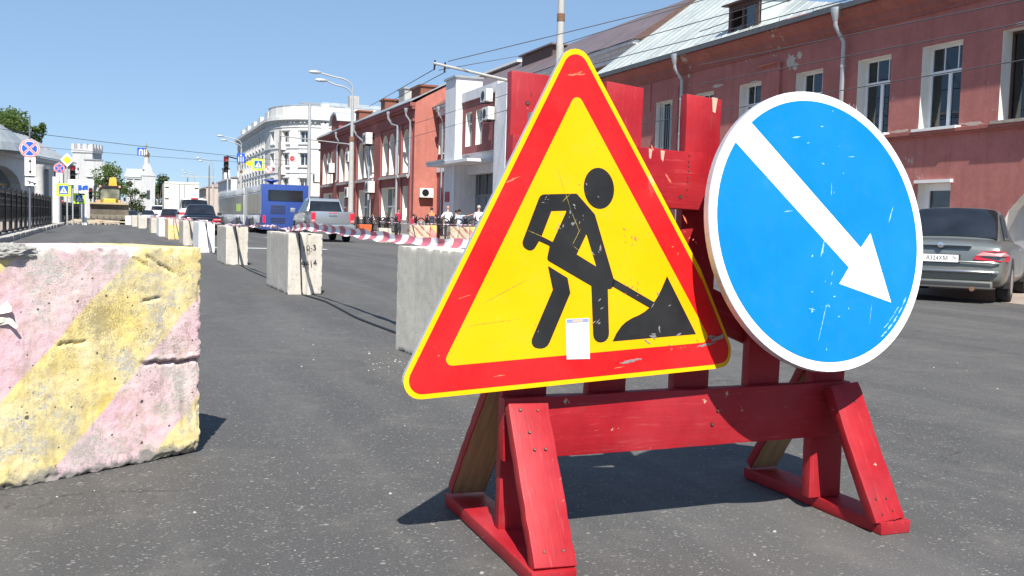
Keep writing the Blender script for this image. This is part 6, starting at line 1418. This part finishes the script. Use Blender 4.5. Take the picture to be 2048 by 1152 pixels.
for x in (.10, BW-.10): MB().box(x-.07, x+.07, -.15, -.12, .62, 1.02, LRED_ON).build('tail_lamp', BUS)
mb = MB(); mb.lathe([(.12, BH), (.12, BH+.1), (.42, BH+.2), (.4, BH+.28)], BUSB, 16, 'z', (.55, .5, 0)); mb.build('roof_vent', BUS)
for yy in (4.3, 11.8, 24.5): wheel(BUS, .06, yy, .42, .28, BUSW, 5); wheel(BUS, BW-.06, yy, .42, .28, BUSW, 5)
for yy in (4.3, 11.8, 24.5):
    mb = MB(); mb.T = Matrix.Translation((1.25, 0, 0)); arch(mb, -1.257, yy, .42, .52); mb.build('wheel_arch', BUS, fix=False)
mb = MB(); mb.hexa([(-.01, 3.2, .3), (-.01, 9, .3), (.01, 9, .3), (.01, 3.2, .3)], [(-.01, 5.0, .55), (-.01, 7.6, .95), (.01, 7.6, .95), (.01, 5.0, .55)], BUSB); mb.hexa([(-.012, 9.7, .3), (-.012, 20, .3), (.01, 20, .3), (.01, 9.7, .3)], [(-.012, 9.7, .5), (-.012, 14, .9), (.01, 14, .9), (.01, 9.7, .5)], BUSB); mb.build('blue_sweep', BUS)
MB().box(-.018, -.008, 11.5, 14.0, 1.25, 1.75, S_LIME).build('window_advert', BUS)

# box truck
TRK = thing('box_truck', 'white box truck queued ahead of the white estate car', 'truck', (2.5, 80, 0))
TB = mat('cream truck box', (.66, .65, .58), .5, 0, .05, 1.5, bs=8, bd=.01)
mb = MB(); mb.box(0, 2.46, 0, 5.6, .95, 3.30, TB); mb.build('cargo_box', TRK, bevel=.04); mb = MB()
mb.box(-.02, 2.48, -.03, .05, 3.22, 3.38, TB); mb.box(-.02, .06, -.03, .05, .9, 3.25, TB); mb.box(2.40, 2.48, -.03, .05, .9, 3.25, TB); mb.box(0, 2.46, -.03, .05, .9, 1.0, GALV); mb.build('door_frame', TRK)
for x in (1.05, 1.4): MB().tube([(x, -.06, 1.0), (x, -.06, 3.2)], .022, GALV, 6).build('locking_rod', TRK)
for z in (1.3, 2.1, 2.95):
    for x in (.16, 2.3): MB().box(x-.14, x+.14, -.045, -.03, z-.025, z+.025, BLACKM).build('hinge', TRK)
mb = MB(); mb.box(.3, 2.1, 5.7, 7.4, .6, 2.2, PWHT); mb.box(.3, 2.1, .3, 7, .55, .8, PLASTIC); mb.build('cab', TRK, bevel=.06)
for x in (.12, 2.34):
    for y in (1.2, 6.4): mb = MB(); mb.lathe([(.2, -.16), (.42, -.14), (.45, 0), (.42, .14), (.2, .16)], TYRE, 20, 'x', (x+(.15 if x < 1 else -.15), y, .45)); mb.build('wheel', TRK)
for x in (.2, 2.26): MB().box(x-.1, x+.1, -.02, .05, .7, .82, LREDM).build('tail_lamp', TRK)

# yellow backhoe loader facing the camera, bucket lowered
LYEL = mat('construction yellow', (.80, .44, .05), .45, 0, .1, 2, bs=20, bd=.003, grime=.15); BKT = mat('shaded muddy bucket steel', (.15, .13, .10), .85, .2, .3, 3, bs=15, bd=.02, grime=.7)  # bucket steel: shade of the hollow face is put into its dark colour
LD = thing('backhoe_loader', 'yellow backhoe loader facing the camera with a wide muddy bucket in front', 'loader', (-1.45, 85.3, 0))
mb = MB(); pass
mb.add([(x, y, z) for x in (-1.42, 1.42) for y, z in ((-.15, .42), (.25, .75), (.2, 1.3), (-.05, 1.68), (.3, 1.66), (.75, .9), (.55, .45))],
       [(0, 7, 8, 1), (1, 8, 9, 2), (2, 9, 10, 3), (3, 10, 11, 4), (4, 11, 12, 5), (5, 12, 13, 6), (6, 13, 7, 0), (0, 1, 2, 3, 4, 5, 6), (13, 12, 11, 10, 9, 8, 7)], BKT)
mb.box(-1.42, 1.42, -.2, -.12, .36, .46, BKT)
for k in range(7): mb.box(-1.4+k*.46, -1.28+k*.46, -.22, -.14, .40, .62, BKT)
mb.build('bucket', LD); MB().box(-1.40, 1.42, -.12, .2, 1.56, 1.70, mat('sunlit bucket edge', (.45, .36, .2), .7, .2, .2, 4, bd=0)).build('bucket_edge', LD)  # pale tan edge paints sunlight on the bucket's upper rim
mb = MB(); mb.hexa([(-.55, .9, 1.2), (.55, .9, 1.2), (.6, 2.2, 1.2), (-.6, 2.2, 1.2)], [(-.42, .95, 1.98), (.42, .95, 1.98), (.55, 2.2, 2.05), (-.55, 2.2, 2.05)], LYEL); mb.box(-.8, -.66, .4, 1.6, 1.2, 1.9, LYEL); mb.box(.66, .8, .4, 1.6, 1.2, 1.9, LYEL); mb.build('hood', LD, bevel=.03)
mb = MB(); mb.box(-.28, .28, .85, .9, 1.25, 1.7, BLACKP); mb.build('grille', LD)
mb = MB()
for x in (-.78, .72): mb.box(x, x+.08, 2.1, 2.2, 1.5, 2.95, BLACKP); mb.box(x, x+.08, 3.4, 3.5, 1.5, 2.95, BLACKP)
mb.box(-.85, .87, 2.0, 3.6, 2.95, 3.08, BLACKP); mb.box(-.78, .8, 2.1, 3.5, 1.2, 1.6, BLACKP); mb.build('cab_frame', LD)
mb = MB(); mb.box(-.70, .72, 2.13, 2.16, 1.6, 2.93, m_glass('pale cab glass', (.16, .17, .13), .1, .5)); mb.build('windscreen', LD)
for x in (-.72, .74): mb = MB(); mb.lathe([(.0001, -.06), (.09, -.05), (.1, .04)], LWHITE, 12, 'y', (x, 1.98, 3.0)); mb.build('work_lamp', LD)
mb = MB(); mb.tube([(.2, 4.2, 1.5), (.15, 4.4, 3.3), (.2, 4.3, 3.6)], [.22, .25, .22], LYEL, 8); mb.hexa([(-.15, 4.0, 2.9), (.55, 4.0, 2.9), (.55, 4.5, 2.9), (-.15, 4.5, 2.9)], [(-.05, 4.0, 3.78), (.42, 4.0, 3.82), (.42, 4.5, 3.82), (-.05, 4.5, 3.78)], LYEL); mb.build('backhoe_arm', LD)
for s in (-1, 1):
    mb = MB(); mb.lathe([(.2, -.18), (.4, -.17), (.46, 0), (.4, .17), (.2, .18)], TYRE, 20, 'x', (s*.95, 1.5, .46)); mb.build('front_wheel', LD, smooth=True)
    mb = MB(); mb.lathe([(.25, -.22), (.66, -.2), (.74, 0), (.66, .2), (.25, .22)], TYRE, 24, 'x', (s*1.0, 3.3, .74)); mb.build('rear_wheel', LD, smooth=True)
    MB().box(s*1.12-.09, s*1.12+.09, 2.0, 2.1, 1.85, 2.15, BLACKP).build('mirror', LD); MB().box(s*.98-.1, s*.98+.1, 1.95, 2.0, 1.75, 1.9, LWHITE).build('headlamp', LD)
# broken timber and rubble before the loader
PLK = mat('weathered loose timber', (.46, .38, .27), .85, 0, .25, 3, bs=20, bd=.004); rp = random.Random(11)
for i, (lb) in enumerate(['long pale timber lying across the front of the rubble heap', 'short timber at the left end of the rubble heap', 'timber leaning to the right in front of the bucket', 'splintered timber under the bucket corner', 'thick timber end pointing at the kerb', 'thin timber lying on top of the heap']):
    cx_, cy_ = -3.3 + i*.42 + rp.uniform(-.2, .2), 83.0 + rp.uniform(-1.4, .8); a = rp.uniform(-.5, .4); l_ = rp.uniform(.8, 1.5)
    mb = MB(); mb.box(-l_, l_, -.09, .09, 0, .10, PLK); tag(mb.build('timber', loc=(cx_, cy_, .04+.09*(i % 3)), rot=(0, rp.uniform(-.08, .08), a), bevel=.01), lb, 'timber', 'timbers in the rubble heap')
RUB = mat('rubble', (.34, .30, .25), .95, 0, .3, 5, bs=20, bd=.01); mb = MB()
for i in range(150):
    x, y = rp.gauss(-2.9, .8), rp.gauss(83.2, 1.0); s = rp.uniform(.04, .16)
    M = Matrix.Translation((x, y, s*.4)) @ Matrix.Rotation(rp.uniform(0, 6), 4, Vector((rp.random(), rp.random(), rp.random())).normalized()); mb.T = M; mb.box(-s, s*.8, -s*.6, s*.7, -s*.5, s*.5, RUB)
mb.T = None; tag(mb.build('rubble', fix=False), 'heap of broken rubble in front of the loader bucket', 'rubble', kind='stuff')
# red cloth over the far railing
mb = MB(); RC = mat('faded red cloth', (.60, .14, .13), .8, 0, .15, 5, bd=0)
vs = [(-4.75 + .08*sin(k*2.1) + (.1 if j else -.1), 79+k*.9, 1.72 + .1*sin(k*1.3) - (.12 if j else 0)) for k in range(8) for j in (0, 1)]
mb.add(vs, [(k*2, k*2+1, k*2+3, k*2+2) for k in range(7)], RC); mb.add([(a, b, c-.04) for a, b, c in vs], [(k*2, k*2+2, k*2+3, k*2+1) for k in range(7)], RC); tag(mb.build('red_cloth', fix=False), 'faded red cloth draped over the farther left railing', 'cloth')

# ------------------------------------------------------------------ air conditioners on the walls
ACM = mat('air conditioner casing', (.70, .69, .65), .5, 0, .06, 4, bd=0)
def ac(label, x, y, z, rz, w=.95, h=.65, d=.36, s=1.0):
    t = thing('air_conditioner', label, 'air conditioner', (x, y, z), rz, 'air conditioners on the house walls', scale=s)
    mb = MB(); mb.box(-w/2, w/2, -d, 0, -h/2, h/2, ACM); mb.build('casing', t, bevel=.02)
    mb = MB(); mb.lathe([(.0001, -d-.012), (.24, -d-.012), (.25, -d)], BLACKM, 20, 'y', (-.1, 0, 0)); mb.build('fan', t)
    MB().box(-w*.35, -w*.3, -d, .12, -h/2-.06, -h/2-.01, BLACKM).build('bracket', t); MB().box(w*.3, w*.35, -d, .12, -h/2-.06, -h/2-.01, BLACKM).build('bracket', t)
R_ = -pi/2
for lb, y, z in (('upper air conditioner beside the second downpipe of the arched house', 71.6, 6.75), ('air conditioner half way up between the third and second arched windows', 77.8, 5.75), ('air conditioner beside the far arched windows', 85.6, 5.2),
                 ('air conditioner low between the two big ground floor windows', 70.6, 3.25), ('air conditioner low beside the lamp post', 77.9, 3.0), ('air conditioner at the far end of the arched house', 92.6, 4.6)):
    ac(lb, 16.26, y, z, R_, s=1.25)
ac('air conditioner on the orange end wall', 17.25, 60.38, 2.7, 0, s=.9)
ac('air conditioner high on the portal house beside the white tower pilaster', 17.05, 53.6, 7.1, R_, s=.9)
ac('upper air conditioner at the right portal pilaster', 16.6, 47.0, 7.2, R_, s=.95); ac('lower air conditioner at the right portal pilaster', 16.6, 46.7, 6.3, R_, s=.95)

# ------------------------------------------------------------------ people
SKIN = mat('skin', (.42, .24, .17), .55, 0, .08, 10, bd=0)
def cloth_m(n_, c): return mat(n_, c, .85, 0, .12, 8, bs=60, bd=.002)
HAIRD = mat('dark hair', (.02, .015, .012), .7, bd=0); HAIRG = mat('grey hair', (.42, .40, .38), .7, bd=0)
def person(label, x, y, rz, h, shirt, pants, hair, arms=('down', 'down'), bend=0.0, shoes=None, knee=0.0, yoke=None, sit=0.0):
    """one continuous skinned body; faces take the material of the nearest limb"""
    s = h/1.75; b = bend; hipz = .92 - sit; 
    def up_(d, z): return (0, 0, 0)
    def T(x_, f, z): # torso frame leaning forward by b (about the hips)
        return Vector((x_, f*cos(b) + z*sin(b), hipz + z*cos(b) - f*sin(b)))
    V = []; E = []; Rr = []; M = []
    def add(p, r, par=None, mm=None):
        V.append(Vector(p)); Rr.append(r)
        if par is not None: E.append((par, len(V)-1)); M.append(mm)
        return len(V)-1
    pel = add((0, 0, hipz), (.15, .11)); w = add(T(0, 0, .18), (.135, .10), pel, shirt); ch = add(T(0, .0, .40), (.17, .115), w, shirt)
    nb = add(T(0, 0, .52), (.085, .075), ch, yoke or shirt); nk = add(T(0, .01, .60), (.05, .05), nb, SKIN); hd = add(T(0, .03, .70), (.075, .09), nk, SKIN); ht = add(T(0, .03, .79), (.065, .08), hd, SKIN)
    for sd_, am in ((-1, arms[0]), (1, arms[1])):
        sh = add(T(sd_*.18, 0, .47), (.062, .06), ch, yoke or shirt); S0 = T(sd_*.18, 0, .47)
        if am == 'down': el, wr = S0 + Vector((sd_*.06, -.02, -.28)), S0 + Vector((sd_*.07, .06, -.52))
        elif am == 'point': el, wr = S0 + Vector((sd_*.27, .06, .0)), S0 + Vector((sd_*.52, .10, .08))
        elif am == 'hip': el, wr = S0 + Vector((sd_*.18, -.06, -.24)), S0 + Vector((sd_*.02, .02, -.42))
        else: el, wr = S0 + Vector((sd_*.05, .12, -.24)), S0 + Vector((0, .34, -.30))
        slv = S0.lerp(el, .75)
        a = add(slv, (.05, .05), sh, shirt); e_ = add(el, (.04, .04), a, SKIN if shirt.name.startswith('short') else shirt); r_2 = add(wr, (.028, .03), e_, SKIN if shirt.name.startswith('short') else shirt)
        hn = add(wr + (wr-el).normalized()*.09, (.03, .04), r_2, SKIN); add(wr + (wr-el).normalized()*.16, (.015, .03), hn, SKIN)
    for sd_ in (-1, 1):
        hp = add((sd_*.10, 0, hipz-.06), (.10, .10), pel, pants); f = knee*(.34 if sd_ > 0 else .16)
        kn = add((sd_*.11, f + sit*.4, max(.25, .50-sit*.5)), (.07, .075), hp, pants); an = add((sd_*.115, f*.2 - .01, .09), (.042, .05), kn, pants); add((sd_*.12, f*.2 + .14, .045), (.042, .035), an, shoes or BLACKP)
    me = bpy.data.meshes.new('person'); me.from_pydata([tuple(v*s) for v in V], E, []); ob = bpy.data.objects.new('tmp', me); COL.objects.link(ob)
    sk = ob.modifiers.new('skin', 'SKIN'); 
    for i, v in enumerate(me.skin_vertices[0].data): v.radius = (Rr[i][0]*s, Rr[i][1]*s); v.use_root = (i == 0)
    sb = ob.modifiers.new('sub', 'SUBSURF'); sb.levels = 2
    dg = bpy.context.evaluated_depsgraph_get(); dg.update(); nm_ = bpy.data.meshes.new_from_object(ob.evaluated_get(dg)); bpy.data.objects.remove(ob)
    nm_.materials.clear(); mats = []
    for mm in M:
        if mm not in mats: mats.append(mm); nm_.materials.append(mm)
    segs_ = [(V[a]*s, V[b_]*s, mm) for (a, b_), mm in zip(E, M)]
    for p in nm_.polygons:
        c = p.center; best = None
        for A, B, mm in segs_:
            d = B-A; t_2 = max(0, min(1, (c-A).dot(d)/d.length_squared)); q = (c-A-d*t_2).length
            if best is None or q < best[0]: best = (q, mm)
        p.material_index = mats.index(best[1]); p.use_smooth = True
    root = thing('person', label, 'person', (x, y, 0.11), rz); o = bpy.data.objects.new('body', nm_); COL.objects.link(o); o.parent = root
    c = T(0, .012, .775)*s; bm = bmesh.new(); bmesh.ops.create_uvsphere(bm, u_segments=14, v_segments=8, radius=.098*s)
    for v in bm.verts:
        if v.co.z < -.02*s and v.co.y > -.0: v.co.z = max(v.co.z, -.01*s)
    hm = bpy.data.meshes.new('hair'); bm.to_mesh(hm); bm.free(); hm.materials.append(hair); ho = bpy.data.objects.new('hair', hm); COL.objects.link(ho); ho.parent = root; ho.location = c; ho.scale = (.95, 1.05, 1.0)
    return root
WS = cloth_m('short white shirt', (.78, .78, .80)); BL = cloth_m('short pale blue shirt', (.45, .52, .66)); NAVY = cloth_m('navy work jacket', (.03, .04, .09)); ORNG = cloth_m('orange yoke', (.80, .22, .06))
REDV = cloth_m('red vest', (.45, .02, .06)); DK = cloth_m('dark trousers', (.03, .03, .04)); JEAN = cloth_m('blue skirt cloth', (.25, .32, .42)); LT = cloth_m('light trousers', (.55, .52, .48)); BLKS = cloth_m('black clothes', (.03, .03, .035)); ORJ = cloth_m('orange red work jacket', (.65, .12, .06))
person('man in a loose white shirt leaning sideways beside the woman who points', 14.28, 46, radians(-15), 1.60, WS, DK, SKIN, ('hip', 'down'), .25)
person('woman in a pale blue top pointing right towards the grey doors', 14.85, 46, radians(-15), 1.45, BL, JEAN, HAIRD, ('down', 'point'))
person('dark-haired person half hidden between the white shirt and the pointing woman', 15.1, 47.3, 0, 1.42, BLKS, DK, HAIRD)
person('grey-haired man in a white shirt standing next to the triangular sign edge', 15.15, 44, radians(-10), 1.62, WS, JEAN, HAIRG, ('down', 'down'))
person('worker in navy jacket with orange shoulders leaning on the railing', 14.65, 50, radians(-10), 1.55, NAVY, DK, HAIRD, ('hip', 'hip'), .2, yoke=ORNG)
person('small girl in a red top and light trousers by the gap in the railing', 13.67, 50, radians(20), 1.18, REDV, LT, HAIRD)
person('person in a red vest with white lettering walking past the shop window', 13.9, 54, radians(-160), 1.50, REDV, DK, HAIRD, ('down', 'down'), knee=.6)
person('person in black clothes left of the red vest, under the green window', 13.3, 54.3, radians(170), 1.20, BLKS, DK, HAIRD)
person('person in a white top sitting near the left end of the railing', 13.3, 57.5, radians(90), 1.30, WS, DK, HAIRD, sit=.12)
person('worker in an orange-red jacket right behind the pickup tail lamp', 12.75, 60.5, radians(30), 1.35, ORJ, DK, HAIRD, ('fwd', 'fwd'), .5)
ORB = mat('orange plastic bin', (.70, .13, .04), .5, bd=0); mb = MB(); mb.hexa([(-.3, -.3, 0), (.3, -.3, 0), (.3, .3, 0), (-.3, .3, 0)], [(-.36, -.36, .62), (.36, -.36, .62), (.36, .36, .62), (-.36, .36, .62)], ORB); tag(mb.build('plastic_bin', loc=(12.45, 56, .05), bevel=.02), 'orange plastic bin at the kerb near the orange-jacketed worker', 'bin')
